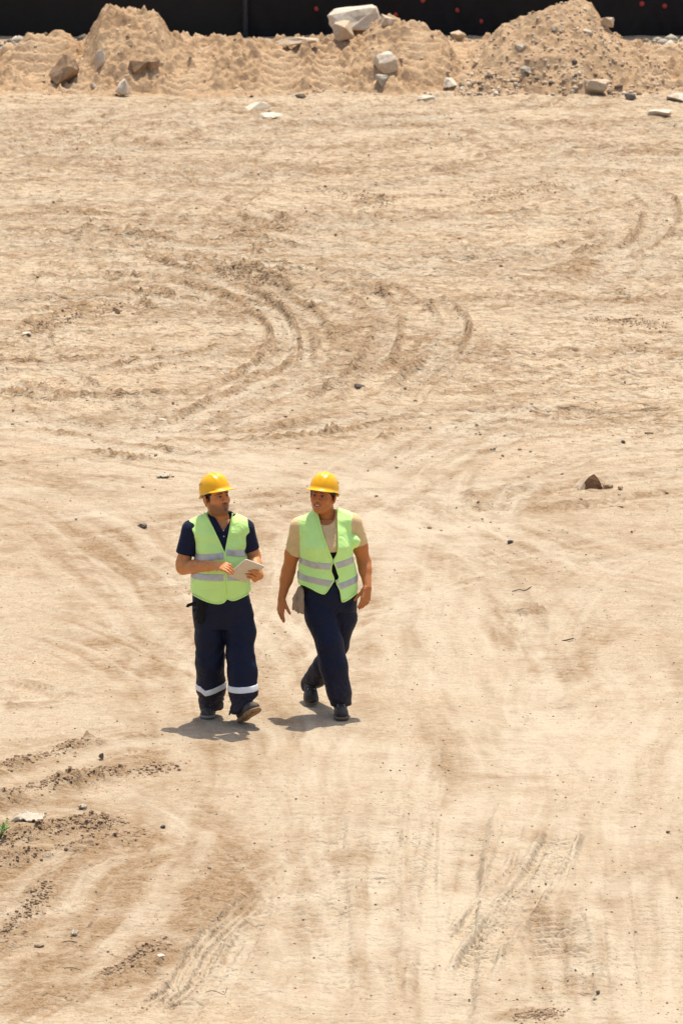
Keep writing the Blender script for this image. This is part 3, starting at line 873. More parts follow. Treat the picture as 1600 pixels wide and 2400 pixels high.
def ripples(X, Y, zs, bands, Yb):
    """lug marks of wheels that climbed the berm"""
    z = np.zeros_like(X); m_all = np.zeros_like(X)
    for (xc, w, lam, amp, sag, ya, yb) in bands:
        v = (X - xc) / (w / 2)
        m = smooth01(1.15, 0.8, np.abs(v)) * smooth01(ya - 0.2, ya + 0.2, Y) * smooth01(yb + 0.2, yb - 0.2, Y)
        ph = (Y - sag * v * v * 0.4 + 0.05 * n2(X * 1.5, Y * 1.5, 5)) / lam
        tri = np.abs((ph % 1.0) - 0.35) / 0.65
        m = m * smooth01(-0.8, -0.1, n2(X * 1.7 + xc, Y * 1.3, 12) + 0.35 * n2(X * 5, Y * 4, 13))
        z += 1.3 * m * amp * (tri - 0.5) * (0.85 + 0.5 * n2(X * 3, Y * 3 + xc, 14))
        m_all = np.maximum(m_all, m)
    return z, m_all

def ridge_fn(crest_px, Yc, front, back, seed, amp=0.03, bands=(), soil=0.35, power=1.3, flat=0.0, big=0.11):
    cx, cz = prof(crest_px, Yc)
    def fn(X, Y):
        wob = 0.35 * fbm(X, np.zeros_like(X) + seed, 0.8, 2, seed)
        zc = np.interp(X, cx, cz, left=-0.3, right=-0.3)
        toe = front * (1 + 0.22 * fbm(X, np.zeros_like(X) + seed * 2.0, 0.9, 3, seed + 12))
        t = np.where(Y < Yc + wob, np.maximum(Yc + wob - Y - flat, 0) / toe, np.maximum(Y - Yc - wob - flat, 0) / back)
        p = 1 - np.clip(t, 0, 1.4) ** power
        Z = np.where(zc > 0, zc * p, zc)
        rz, rm = ripples(X, Y, None, bands, Yc)
        Z = Z + lumps(X, Y, seed, amp, big) * (1 - 0.75 * rm) * smooth01(-0.1, 0.12, Z) + rz
        so = soil + 0.7 * fbm(X, Y, 2.5, 4, seed + 4, 0.6) - 0.35 * rm + np.where(rz < -0.01, 0.6, 0) * rm  # ripple grooves darkened in colour to paint in their shade
        du = 0.1 + np.where(rz > 0.0, 0.5, 0.0) * rm + 0.2 * fbm(X, Y, 1.1, 3, seed + 6)  # ripple crests paler in colour, painted as if catching light
        return Z - 0.02, so, du
    return fn

PXM = 85.5 / F                                            # metres per photo pixel back there
def bx(px): return (px - 800) * PXM
berm_bands = [(bx(195), 0.55, 0.25, 0.10, 0.9, 82.7, 85.6), (bx(450), 0.75, 0.26, 0.10, 0.9, 82.8, 85.5), (bx(660), 0.62, 0.27, 0.10, 1.0, 82.8, 85.0),
              (bx(775), 0.6, 0.26, 0.11, 1.0, 82.8, 85.2), (bx(1080), 0.6, 0.24, 0.07, 0.8, 83.0, 86.0), (bx(1560), 0.7, 0.3, 0.13, -0.8, 82.9, 85.8), (bx(90), 0.6, 0.26, 0.09, 0.9, 82.7, 84.4)]
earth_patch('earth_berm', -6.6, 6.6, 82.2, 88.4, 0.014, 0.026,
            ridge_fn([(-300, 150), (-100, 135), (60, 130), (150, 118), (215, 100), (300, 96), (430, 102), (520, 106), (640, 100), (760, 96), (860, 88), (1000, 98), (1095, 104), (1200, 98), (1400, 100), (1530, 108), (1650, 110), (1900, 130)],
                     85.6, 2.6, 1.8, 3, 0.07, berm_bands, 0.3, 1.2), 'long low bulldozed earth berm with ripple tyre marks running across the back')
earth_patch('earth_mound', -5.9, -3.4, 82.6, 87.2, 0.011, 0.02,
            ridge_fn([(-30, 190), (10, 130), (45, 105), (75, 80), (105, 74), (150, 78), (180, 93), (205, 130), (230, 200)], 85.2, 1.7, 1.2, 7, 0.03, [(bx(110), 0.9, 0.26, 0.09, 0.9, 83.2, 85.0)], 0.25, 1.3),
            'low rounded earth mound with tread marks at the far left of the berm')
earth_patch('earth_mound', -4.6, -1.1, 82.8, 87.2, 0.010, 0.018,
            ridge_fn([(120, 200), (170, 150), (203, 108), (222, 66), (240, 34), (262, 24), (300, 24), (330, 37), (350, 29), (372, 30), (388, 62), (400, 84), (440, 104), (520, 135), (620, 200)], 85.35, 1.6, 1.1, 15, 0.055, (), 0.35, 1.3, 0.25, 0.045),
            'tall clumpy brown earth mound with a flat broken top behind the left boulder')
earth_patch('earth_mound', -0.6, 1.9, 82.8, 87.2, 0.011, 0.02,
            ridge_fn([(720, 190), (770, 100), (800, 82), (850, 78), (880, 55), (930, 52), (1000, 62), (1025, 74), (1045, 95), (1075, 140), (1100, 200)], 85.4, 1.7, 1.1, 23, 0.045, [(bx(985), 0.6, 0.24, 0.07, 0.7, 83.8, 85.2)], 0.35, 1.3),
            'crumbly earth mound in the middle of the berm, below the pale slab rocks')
def cone_fn(X, Y):
    cx, cz = prof([(1030, 240), (1095, 130), (1150, 90), (1176, 58), (1200, 46), (1240, 30), (1290, 6), (1325, 3), (1350, 3), (1385, 18), (1408, 50), (1440, 74), (1475, 98), (1530, 160), (1600, 240)], 85.0)
    zc = np.interp(X, cx, cz, left=-0.4, right=-0.4)
    wob = 0.12 * fbm(X, Y, 1.3, 3, 71)
    t = np.where(Y < 85, (85 - Y) / 2.05, (Y - 85) / 1.6) + wob
    Z = np.where(zc > 0, zc * (1 - np.clip(t, 0, 1.5) ** 1.15), zc)
    Z = Z + lumps(X, Y, 77, 0.022) * 0.7 * smooth01(-0.1, 0.1, Z)
    return Z - 0.02, 0.28 + 0.35 * fbm(X, Y, 2.2, 3, 78), 0.12 + 0.15 * fbm(X, Y, 5, 2, 79)
earth_patch('earth_mound', 1.2, 5.6, 82.3, 87.2, 0.012, 0.02, cone_fn, 'highest cone of stony tan earth at the right of the berm')

# ------------------------------------------------------------------ stones
def rock_mesh(name, seed, size, cuts=15, rough=0.03, sub=2):
    r = np.random.default_rng(seed)
    bm = bmesh.new()
    for i in range(cuts):
        v = r.normal(size=3); v /= np.linalg.norm(v)
        v = np.sign(v) * np.abs(v) ** 0.72
        bm.verts.new(Vector(v * r.uniform(0.82, 1.0)))
    res = bmesh.ops.convex_hull(bm, input=bm.verts)
    bmesh.ops.delete(bm, geom=[g for g in res['geom_interior'] if isinstance(g, bmesh.types.BMVert)] , context='VERTS')
    bmesh.ops.dissolve_limit(bm, angle_limit=math.radians(14), verts=bm.verts, edges=bm.edges)
    if sub:
        bmesh.ops.bevel(bm, geom=bm.edges[:], offset=0.035, segments=1, profile=0.6, affect='EDGES')
        bmesh.ops.triangulate(bm, faces=bm.faces[:])
        bmesh.ops.subdivide_edges(bm, edges=bm.edges[:], cuts=sub, use_grid_fill=True)
    co = np.array([v.co[:] for v in bm.verts])
    if rough and len(co):
        co += (co / (np.linalg.norm(co, axis=1)[:, None] + 1e-6)) * (rough * 2 * n3(co[:, 0] * 3 + seed, co[:, 1] * 3, co[:, 2] * 3) + 1.5 * rough * n3(co[:, 0] * 9, co[:, 1] * 9 + seed, co[:, 2] * 9))[:, None]
    co *= np.array(size)[None]
    for v, c in zip(bm.verts, co): v.co = c
    me = bpy.data.meshes.new(name); bm.to_mesh(me); bm.free()
    return me

def hit(px, py):
    y = 81.5
    while y < 89.5:
        p = P(px, py, y)
        if p[2] <= hz(p[0], y): return p
        y += 0.02
    return P(px, py, 85.4)

def rock(px, py, wpx, hpx, mat, label, seed, Y=None, lift=0.35, rot=None, depth=0.8, name='boulder', cat='rock', rough=0.03):
    """stone whose foot stands at photo pixel px, py"""
    g = G(px, py) if Y is None else hit(px, py)
    sc = math.hypot(g[1], H) / F
    w, h = wpx * sc / 2 * 1.18, hpx * sc / 2 * 1.18
    me = rock_mesh(name, seed, (w, w * depth, h), rough=rough)
    o = link_mesh(name, me, M[mat])
    y = g[1] + w * depth * 0.7
    zb = hz(g[0], g[1]) if Y is None else g[2]
    if Y is not None: y = g[1] + w * depth * 0.35
    o.location = (g[0], y, zb + h * (1 - lift))
    o.rotation_euler = (0, rot or 0, (seed * 1.7) % 6.28 if rot is None else 0)
    me.polygons.foreach_set('use_smooth', np.zeros(len(me.polygons), dtype=bool))
    return tag(o, label, cat)

rock(152, 200, 74, 66, 'stone_brown', 'big squarish brown boulder standing in front of the tall left mound', 3, Y=83.3, lift=0.12, rot=0.1)
rock(291, 226, 48, 42, 'stone_white', 'small white-topped rock beside the squarish brown boulder', 8, Y=83.2, lift=0.12)
rock(234, 160, 34, 46, 'stone_white', 'pale upright stone leaning on the tall left mound', 14, Y=84.0, lift=0.25)
rock(322, 172, 46, 46, 'stone_brown', 'dark brown stone stuck in the foot of the tall left mound', 17, Y=84.0, lift=0.3)
rock(358, 165, 36, 36, 'stone_brown', 'brown lump next to the dark stone on the tall left mound', 19, Y=84.1, lift=0.35)
rock(218, 211, 20, 18, 'stone_white', 'little white stone between the brown boulder and the white rock', 20, Y=83.2, lift=0.2)
rock(835, 72, 130, 56, 'stone_white', 'big pale slab rock lying on top of the middle of the berm', 31, Y=85.1, lift=0.2, rot=-0.06)
rock(803, 96, 64, 50, 'stone_tan', 'blocky tan rock propping up the left end of the pale slab', 36, Y=84.9, lift=0.25)
rock(905, 62, 46, 34, 'stone_tan', 'rounded tan rock at the right end of the pale slab', 37, Y=85.0, lift=0.3)
rock(700, 107, 94, 24, 'stone_tan', 'long flat tan rock on the crest left of the slab', 41, Y=85.3, lift=0.2, rot=-0.12)
rock(904, 172, 62, 52, 'stone_white', 'white-faced rock poking out of the middle mound above a dark hollow', 52, Y=84.2, lift=0.2, rot=0.35)
rock(893, 206, 34, 36, 'stone_grey', 'grey stone wedged in the hollow under the white-faced rock', 55, Y=83.9, lift=0.35)
rock(1054, 206, 42, 26, 'stone_white', 'white stone at the foot of the middle mound', 58, Y=83.3, lift=0.3)
rock(1398, 222, 62, 36, 'stone_tan', 'smooth block of tan stone in front of the right cone', 61, Y=83.0, lift=0.1, rot=0.05)
rock(1117, 152, 22, 16, 'stone_tan', 'small round stone in the dip left of the right cone', 65, Y=84.2, lift=0.2)
rock(1218, 118, 26, 26, 'stone_white', 'pale stone halfway up the left side of the right cone', 66, Y=84.1, lift=0.3)
rock(1300, 74, 20, 16, 'stone_white', 'small white stone near the top of the right cone', 67, Y=84.4, lift=0.3)
rock(1376, 82, 24, 14, 'stone_white', 'flat white stone high on the right side of the cone', 68, Y=84.4, lift=0.3, rot=0.35)
rock(1230, 172, 28, 18, 'stone_grey', 'grey flat stone low on the right cone', 69, Y=83.7, lift=0.3)
rock(1422, 72, 34, 40, 'stone_tan', 'tan clod bulging from the upper right edge of the cone', 70, Y=84.9, lift=0.4)
rock(1476, 236, 28, 20, 'stone_dark', 'dark stone on the ground right of the tan block', 72, lift=0.25)
rock(1072, 96, 40, 24, 'stone_tan', 'tan rock on the crest between the middle mound and the cone', 75, Y=85.8, lift=0.3)
rock(1590, 240, 60, 20, 'stone_white', 'broken pale stone at the right edge of the picture below the berm', 77, lift=0.4)
rock(600, 262, 60, 20, 'stone_white', 'half-buried pale stone with dark edge below the middle of the berm', 78, lift=0.45)
rock(632, 282, 60, 18, 'stone_white', 'flat white slab in the ground beside the half-buried pale stone', 80, lift=0.5)
rock(1000, 238, 46, 14, 'stone_white', 'flat white patch of stone at the foot of the right cone', 81, lift=0.5)
rock(1545, 278, 60, 16, 'stone_white', 'flat pale stone in the ground at far right', 83, lift=0.55)
rock(703, 229, 26, 12, 'stone_dark', 'small dark stone at the foot of the berm near the middle', 85, lift=0.3)
# the leaning shard on the road, right of the walkers
def shard():
    g = G(1387, 1134)
    k = math.hypot(g[1], H) / F
    pts = [(-27, 2), (-21, -9), (-9, -27), (1, -37), (6, -36), (13, -22), (20, -8), (27, 5), (10, 6), (-12, 4)]
    bm = bmesh.new()
    fr, bk = [], []
    for i, (a, b) in enumerate(pts):
        jit = 0.012 * math.sin(i * 2.3)
        fr.append(bm.verts.new((a * k, -0.02 + 0.10 * max(0, -b) * k / 0.12 * 0.6 + jit, -b * k * 1.03)))
        bk.append(bm.verts.new((a * k * 1.1 - 0.035, 0.10 + 0.02 * math.sin(i * 4.1), -b * k * 0.98)))
    bm.faces.new(fr[::-1]); bm.faces.new(bk)
    for i in range(len(pts)):
        j = (i + 1) % len(pts)
        bm.faces.new((fr[i], fr[j], bk[j], bk[i]))
    bmesh.ops.bevel(bm, geom=bm.edges[:], offset=0.006, segments=1, affect='EDGES')
    bmesh.ops.triangulate(bm, faces=bm.faces[:])
    bmesh.ops.subdivide_edges(bm, edges=bm.edges[:], cuts=2, use_grid_fill=True)
    bmesh.ops.recalc_face_normals(bm, faces=bm.faces[:])
    for v in bm.verts:
        c = v.co
        d = 0.006 * float(n3(np.array([c.x * 30]), np.array([c.y * 30]), np.array([c.z * 30]), 4)[0])
        v.co = c + Vector((d, d, d * 0.5))
    me = bpy.data.meshes.new('broken_rock'); bm.to_mesh(me); bm.free()
    o = link_mesh('broken_rock', me, [M['stone_tan'], M['stone_rust']], smooth=False)
    for f in me.polygons: f.material_index = 1 if f.normal.y < -0.55 and f.center.x > -0.055 else 0
    o.location = (g[0], g[1], gz(g[0], g[1]) - 0.004)
    o.scale = (1.2, 1.0, 0.9)
    return tag(o, 'pointed brown broken rock standing alone on the road to the right of the walkers', 'rock')
shard()
rock(1425, 1138, 30, 13, 'clod', 'dark flat clod lying against the right side of the pointed broken rock', 91, lift=0.25, name='dirt_clod', cat='clod')
rock(1453, 1140, 12, 10, 'clod', 'small round clod a hand to the right of the pointed broken rock', 92, lift=0.2, name='dirt_clod', cat='clod')
rock(842, 911, 24, 12, 'stone_dark', 'dark flat stone on the loose soil above the woman', 94, lift=0.3, name='stone', cat='stone')
rock(205, 944, 9, 9, 'stone_dark', 'single dark round stone on the pale road at upper left', 95, lift=0.15, name='stone', cat='stone')
rock(238, 1781, 13, 17, 'stone_dark', 'dark upright chip of stone at lower left of the man', 96, lift=0.15, name='stone', cat='stone')
rock(334, 1230, 26, 9, 'stone_dark', 'dark hollow-edged flat stone left of the man at shoulder height', 97, lift=0.35, name='stone', cat='stone')
rock(1196, 1270, 15, 8, 'stone_dark', 'dark oval stone right of the woman on the smooth road', 98, lift=0.2, name='stone', cat='stone')
rock(1459, 1027, 13, 8, 'stone_dark', 'dark oval stone above and right of the pointed broken rock', 99, lift=0.2, name='stone', cat='stone')
rock(1158, 1052, 7, 6, 'stone_dark', 'tiny dark pebble on the wheel marks right of the woman\'s helmet', 100, lift=0.1, name='stone', cat='stone')
rock(380, 983, 22, 9, 'stone_white', 'white flat stone chip above the man', 101, lift=0.3, name='stone', cat='stone')
rock(377, 2247, 20, 10, 'stone_white', 'white stone chip on the dark soil at lower left', 102, lift=0.3, name='stone', cat='stone')
rock(214, 524, 10, 8, 'stone_white', 'small white stone on the smooth patch at upper left', 103, lift=0.2, name='stone', cat='stone')
rock(64, 794, 24, 8, 'stone_white', 'white chip among the dark clods at the left edge', 104, lift=0.3, name='stone', cat='stone')
rock(93, 2209, 24, 8, 'clod', 'reddish brown flat clod at lower left of the picture', 105, lift=0.3, name='dirt_clod', cat='clod')
rock(1400, 2328, 14, 10, 'stone_dark', 'dark stone near the bottom right wheel ruts', 106, lift=0.25, name='stone', cat='stone')
rock(276, 742, 14, 14, 'clod', 'upright brown clod on the ridge left of the turning tracks', 107, lift=0.15, name='dirt_clod', cat='clod')
rock(362, 818, 18, 9, 'clod', 'pair-like dark clod inside the turning tracks', 108, lift=0.25, name='dirt_clod', cat='clod')
rock(382, 1944, 14, 8, 'stone_dark', 'dark stone right of the second ridge of clods at lower left', 109, lift=0.25, name='stone', cat='stone')
rock(490, 2039, 13, 6, 'stone_dark', 'dark sliver of stone on the pale soil below the man', 110, lift=0.3, name='stone', cat='stone')
rock(1565, 1937, 10, 6, 'stone_dark', 'dark pebble by the right edge in the lower half', 111, lift=0.2, name='stone', cat='stone')

# loose clods one can still count: separate things sharing a few meshes
def low_rock(seed, flat):
    r = np.random.default_rng(seed)
    bm = bmesh.new()
    bmesh.ops.create_icosphere(bm, subdivisions=1, radius=1)
    for v in bm.verts:
        v.co *= 1 + r.uniform(-0.28, 0.2)
        v.co.z *= flat
    me = bpy.data.meshes.new('dirt_clod'); bm.to_mesh(me); bm.free()
    return me
CL = [low_rock(i, f) for i, f in enumerate((0.7, 0.55, 0.8, 0.45, 0.65))]
for m_ in CL: m_.materials.append(M['clod'])
cr = np.random.default_rng(77)
ridges = [((-60, 1905), (153, 1852)), ((153, 1852), (420, 1797)), ((-60, 2005), (130, 1954)), ((130, 1954), (290, 1931)), ((-40, 2038), (340, 1955)), ((0, 1815), (200, 1750)),  ((66, 785), (300, 715)), ((500, 640), (640, 655)), ((1380, 750), (1560, 766)), ((1215, 2390), (1310, 2372)), ((250, 2275), (388, 2206)), ((720, 440), (920, 480)), ((0, 2195), (122, 2078)), ((1130, 465), (1310, 436))]
for i in range(190):
    if i < 120:
        (a, b), (c, d) = ridges[i % len(ridges)]
        t = cr.random()
        px, py = a + (c - a) * t + cr.normal(0, 12), b + (d - b) * t + cr.normal(0, 9)
        s = cr.uniform(0.007, 0.017) * (1.3 if py < 900 else 1)
    else:
        px, py = cr.uniform(0, 1600), cr.uniform(900, 2390)
        s = cr.uniform(0.005, 0.011)
    if 380 < px < 900 and 1640 < py < 1750: continue
    g = G(px, py)
    o = bpy.data.objects.new('dirt_clod', CL[i % 5]); COL.objects.link(o)
    o.location = (g[0], g[1], gz(g[0], g[1]) + s * 0.25)
    o.scale = (s * cr.uniform(0.8, 1.3), s * cr.uniform(0.8, 1.2), s)
    o.rotation_euler = (cr.uniform(-0.3, 0.3), cr.uniform(-0.3, 0.3), cr.uniform(0, 6.28))
    if i < 120:
        k_ = i % len(ridges)
        where = ['crumbly clod on the first dark ridge at the left edge', 'crumbly clod on the right part of the first dark ridge, lower left', 'crumbly clod on the second dark ridge by the weed', 'crumbly clod at the right end of the second dark ridge',
                 'crumbly clod on the third dark ridge at lower left', 'crumbly clod on the faint ridge above the dark ridges', 'brown clod on the ridge left of the turning tracks', 'brown clod on the dark heap above the turning tracks',
                 'brown clod on the thin ridge at the right edge, far ground', 'dark clod on the soil patch at bottom right', 'dark clod on the soil patch at bottom left', 'brown clod on the far heap in the middle of the ground',
                 'dark clod on the short ridge at the left edge near the bottom', 'brown clod on the far hump right of the middle'][k_ % 14]
    else:
        where = ('small loose clod on the road ' + ('above' if py < 1150 else 'level with' if py < 1700 else 'below') + ' the walkers, ' + ('to their left' if px < 400 else 'to their right' if px > 880 else 'in line with them'))
    tag(o, where, 'clod', where.replace('clod', 'clods', 1))

# gravel and crumbs nobody could count
def scatter(name, n, place, mats, smin, smax, parent=None, pw=2.2, seed=1, keep=0.2):
    r = np.random.default_rng(seed)
    bm = bmesh.new(); bmesh.ops.create_icosphere(bm, subdivisions=1, radius=1)
    base = np.array([v.co[:] for v in bm.verts]); tri = np.array([[v.index for v in f.verts] for f in bm.faces]); bm.free()
    V, T, MI = [], [], []
    k = 0
    while k < n:
        p = place(r)
        if p is None: continue
        s = smin + (smax - smin) * r.random() ** pw
        b = base * (1 + r.uniform(-0.25, 0.2, (len(base), 1))) * np.array([r.uniform(0.8, 1.3), r.uniform(0.8, 1.2), r.uniform(0.5, 0.9)]) * s
        an = r.uniform(0, 6.28); ca, sa = math.cos(an), math.sin(an)
        b = np.stack([b[:, 0] * ca - b[:, 1] * sa, b[:, 0] * sa + b[:, 1] * ca, b[:, 2]], 1)
        V.append(b + np.array(p) + np.array([0, 0, s * keep])); T.append(tri + k * len(base)); MI += [r.integers(len(mats))] * len(tri)
        k += 1
    me = np_mesh(name, np.concatenate(V), np.concatenate(T))
    o = link_mesh(name, me, [M[m] for m in mats], parent, smooth=False)
    me.polygons.foreach_set('material_index', np.array(MI, dtype=np.int32))
    return tag(o, kind='stuff')

def on_road(r):
    px, py = r.uniform(-150, 1750), r.uniform(820, 2450)
    g = G(px, py)
    if n2(np.array([g[0] * 0.9]), np.array([g[1] * 0.9]), 44)[0] + 0.25 * r.random() < 0.02 and r.random() < 0.75: return None
    return g[0], g[1], gz(g[0], g[1])
tag(scatter('gravel', 6500, on_road, ['clod', 'clod', 'stone_brown', 'stone_dark'], 0.002, 0.0085, pw=4, seed=3), 'fine dark grit and crumbs scattered over the pale road', 'gravel')
def on_ridge(r):
    (a, b), (c, d) = ridges[r.integers(len(ridges))]
    t = r.random()
    g = G(a + (c - a) * t + r.normal(0, 12), b + (d - b) * t + r.normal(0, 6.5))
    return g[0], g[1], gz(g[0], g[1])
tag(scatter('crumbled_soil', 5500, on_ridge, ['clod', 'clod', 'clod', 'stone_brown'], 0.003, 0.014, pw=2.6, seed=4), 'dark crumbs of soil heaped along the ridges', 'soil')
def on_churn(r):
    y = r.uniform(46, 82.5); x = r.uniform(-6, 6)
    if SOIL_SHADE[min(nr - 1, np.searchsorted(rowy, y)), int(np.clip(NS + (x / 6.3 + 1) * 330, 0, nc - 1))] < r.uniform(0.1, 0.55): return None
    return x, y, gz(x, y)
tag(scatter('crumbled_soil', 3000, on_churn, ['clod', 'clod', 'stone_tan'], 0.005, 0.02, pw=3, seed=5), 'small crumbs of dug soil on the churned far ground', 'soil')
def on_cone(r):
    x, y = r.uniform(1.6, 4.9), 83.0 + 2.0 * r.random() ** 1.3
    z = hz(x, y)
    return (x, y, z) if z > 0.03 else None
tag(scatter('gravel', 2000, on_cone, ['stone_tan', 'stone_tan', 'stone_tan', 'stone_white', 'stone_brown', 'stone_tan'], 0.005, 0.04, pw=4, seed=7), 'mixed gravel covering the right-hand cone of earth', 'gravel')
def on_foot(r):
    x = r.uniform(1.7, 4.4); y = r.uniform(82.75, 83.5)
    return x, y, hz(x, y)
tag(scatter('gravel', 240, on_foot, ['stone_brown', 'stone_dark', 'stone_tan', 'stone_white', 'stone_brown'], 0.012, 0.06, pw=2, seed=9), 'coarse rubble rolled to the foot of the right cone', 'gravel')
def on_berm(r):
    x, y = r.uniform(-6.2, 6.2), r.uniform(82.8, 86)
    return (x, y, hz(x, y))
tag(scatter('gravel', 1300, on_berm, ['stone_tan', 'clod', 'stone_white', 'stone_tan', 'stone_tan'], 0.006, 0.04, pw=4, seed=11), 'stones and crumbs on the slope of the berm', 'gravel')
def behind(r):
    x, y = r.uniform(-7, 7), r.uniform(89.3, 91.4)
    return (x, y, hz(x, y))
tag(scatter('rubble', 1700, behind, ['stone_grey', 'stone_brown', 'stone_dark', 'stone_white', 'stone_grey'], 0.02, 0.11, pw=2.5, seed=13), 'grey rubble strip along the foot of the black fence', 'rubble')

# ------------------------------------------------------------------ the dark site fence
def fence_mat(name, c, ribs):
    g = NT(name)
    co = g.pos()
    w = g.n('ShaderNodeTexWave', wave_type='BANDS', bands_direction='Z', _Scale=ribs)
    g.l(co, w.inputs['Vector'])
    f = g.noise(co, 1.2, 5, 0.6)
    g.color(g.mix(g.ramp(f, 0.35, 0.7), c, tuple(v * 1.5 for v in c)))
    g.bump(g.math('ADD', g.math('MULTIPLY', w.outputs['Fac'], 0.25), f), 0.35, 0.02)
    g.set(Roughness=0.75, Specular_IOR_Level=0.2)
    return g.m
M['mesh_sheet'] = fence_mat('mesh_sheet', (0.014, 0.012, 0.010), 20)
M['tarp'] = fence_mat('tarp', (0.011, 0.009, 0.0085), 3)
M['galv'] = plain('galvanised', (0.36, 0.37, 0.38), 0.45, 0.5, 0.2, 30, 0.7)
M['red'] = plain('red_cap', (0.36, 0.022, 0.014), 0.4, 0.5, 0.15, 20)

def sheet(name, x0, x1, y, z0, z1, folds, parent, mat, seed):
    nx, nz_ = int((x1 - x0) / 0.03), 60
    xs, zs = np.linspace(x0, x1, nx), np.linspace(z0, z1, nz_)
    X, Z = np.meshgrid(xs, zs)
    Y = y + folds * (0.5 * n2(X * 1.4, Z * 0.5, seed) + 0.35 * n2(X * 4.2 + Z * 1.5, Z * 0.6, seed + 1) + 0.1 * n2(X * 9 - Z * 3, Z * 2, seed + 2))
    V = np.concatenate([np.stack([X, Y, Z], -1).reshape(-1, 3), np.stack([X, Y + 0.006, Z], -1).reshape(-1, 3)])
    i = np.arange(nx * nz_).reshape(nz_, nx); N = nx * nz_
    f = np.stack([i[:-1, :-1], i[:-1, 1:], i[1:, 1:], i[1:, :-1]], -1).reshape(-1, 4)
    def edge(a): return np.stack([a[:-1], a[1:], a[1:] + N, a[:-1] + N], -1)
    Q = np.concatenate([f, f[:, ::-1] + N, edge(i[0])[:, ::-1], edge(i[-1]), edge(i[:, 0]), edge(i[:, -1])[:, ::-1]])
    return link_mesh(name, np_mesh(name, V, Q), mat, parent), (xs, zs, Y)

FY = 92.3
xp = P(575, 80, FY)[0]
fl = tag(empty('mesh_fence', (xp - 3.5, FY, 0)), 'black mesh-clad site fence behind the berm, left of the steel post', 'fence')
sheet('mesh_sheet', -12.0, xp + 0.025, FY, 0.0, 2.3, 0.03, fl, M['mesh_sheet'], 3)
for x in (-11.9, -8.4, -4.9):
    link_mesh('post', np_mesh('post', *tube([(x, FY + 0.08, -0.2), (x, FY + 0.08, 2.4)], 0.03, 8)), M['galv'], fl)
link_mesh('rail', np_mesh('rail', *tube([(-12, FY + 0.08, 2.32), (xp, FY + 0.08, 2.32)], 0.022, 8)), M['galv'], fl)
fr = tag(empty('tarp_fence', (xp + 4, FY, 0)), 'black tarpaulin site fence with red dots, right of the steel post', 'fence')
sh, (sx_, sz_, SY) = sheet('tarp_sheet', xp - 0.03, 12.0, FY + 0.04, 0.0, 2.3, 0.16, fr, M['tarp'], 9)
for x in (xp + 3.2, xp + 6.6, xp + 10):
    link_mesh('post', np_mesh('post', *tube([(x, FY + 0.22, -0.2), (x, FY + 0.22, 2.4)], 0.03, 8)), M['galv'], fr)
link_mesh('rail', np_mesh('rail', *tube([(xp, FY + 0.22, 2.32), (12, FY + 0.22, 2.32)], 0.022, 8)), M['galv'], fr)
for px, py in ((742, 21), (928, 34), (990, 2), (1072, 24), (1126, 51), (1503, 9), (1557, 15), (1215, -30), (1300, -60), (840, -40), (1640, 40), (1430, -25)):
    q = P(px, py, FY)
    yq = SY[np.argmin(np.abs(sz_ - q[2])), np.argmin(np.abs(sx_ - q[0]))]
    bm = bmesh.new()
    bmesh.ops.create_uvsphere(bm, u_segments=12, v_segments=6, radius=0.043)
    for v in bm.verts: v.co = Vector((v.co.x + q[0], v.co.y * 0.35 + yq, v.co.z + q[2]))
    me = bpy.data.meshes.new('red_dot'); bm.to_mesh(me); bm.free()
    link_mesh('red_dot', me, M['red'], fr)
fp = tag(empty('fence_post', (xp, FY, 0)), 'grey steel post wound with wire where the mesh and the tarpaulin meet', 'post')
link_mesh('post_tube', np_mesh('post_tube', *tube([(xp, FY - 0.03, -0.2), (xp, FY - 0.03, 2.5)], 0.036, 10)), plain('post_dark', (0.03, 0.03, 0.03), 0.5), fp)
hel = [(xp + 0.044 * math.cos(t), FY - 0.03 + 0.044 * math.sin(t), 0.02 + t / 6.283 * 0.034) for t in np.arange(0, 2 * math.pi * 66, 0.7)]
link_mesh('wire_coil', np_mesh('wire_coil', *tube(hel, 0.006, 4)), plain('coil_grey', (0.10, 0.105, 0.11), 0.5, 0.4, 0.2, 30), fp)

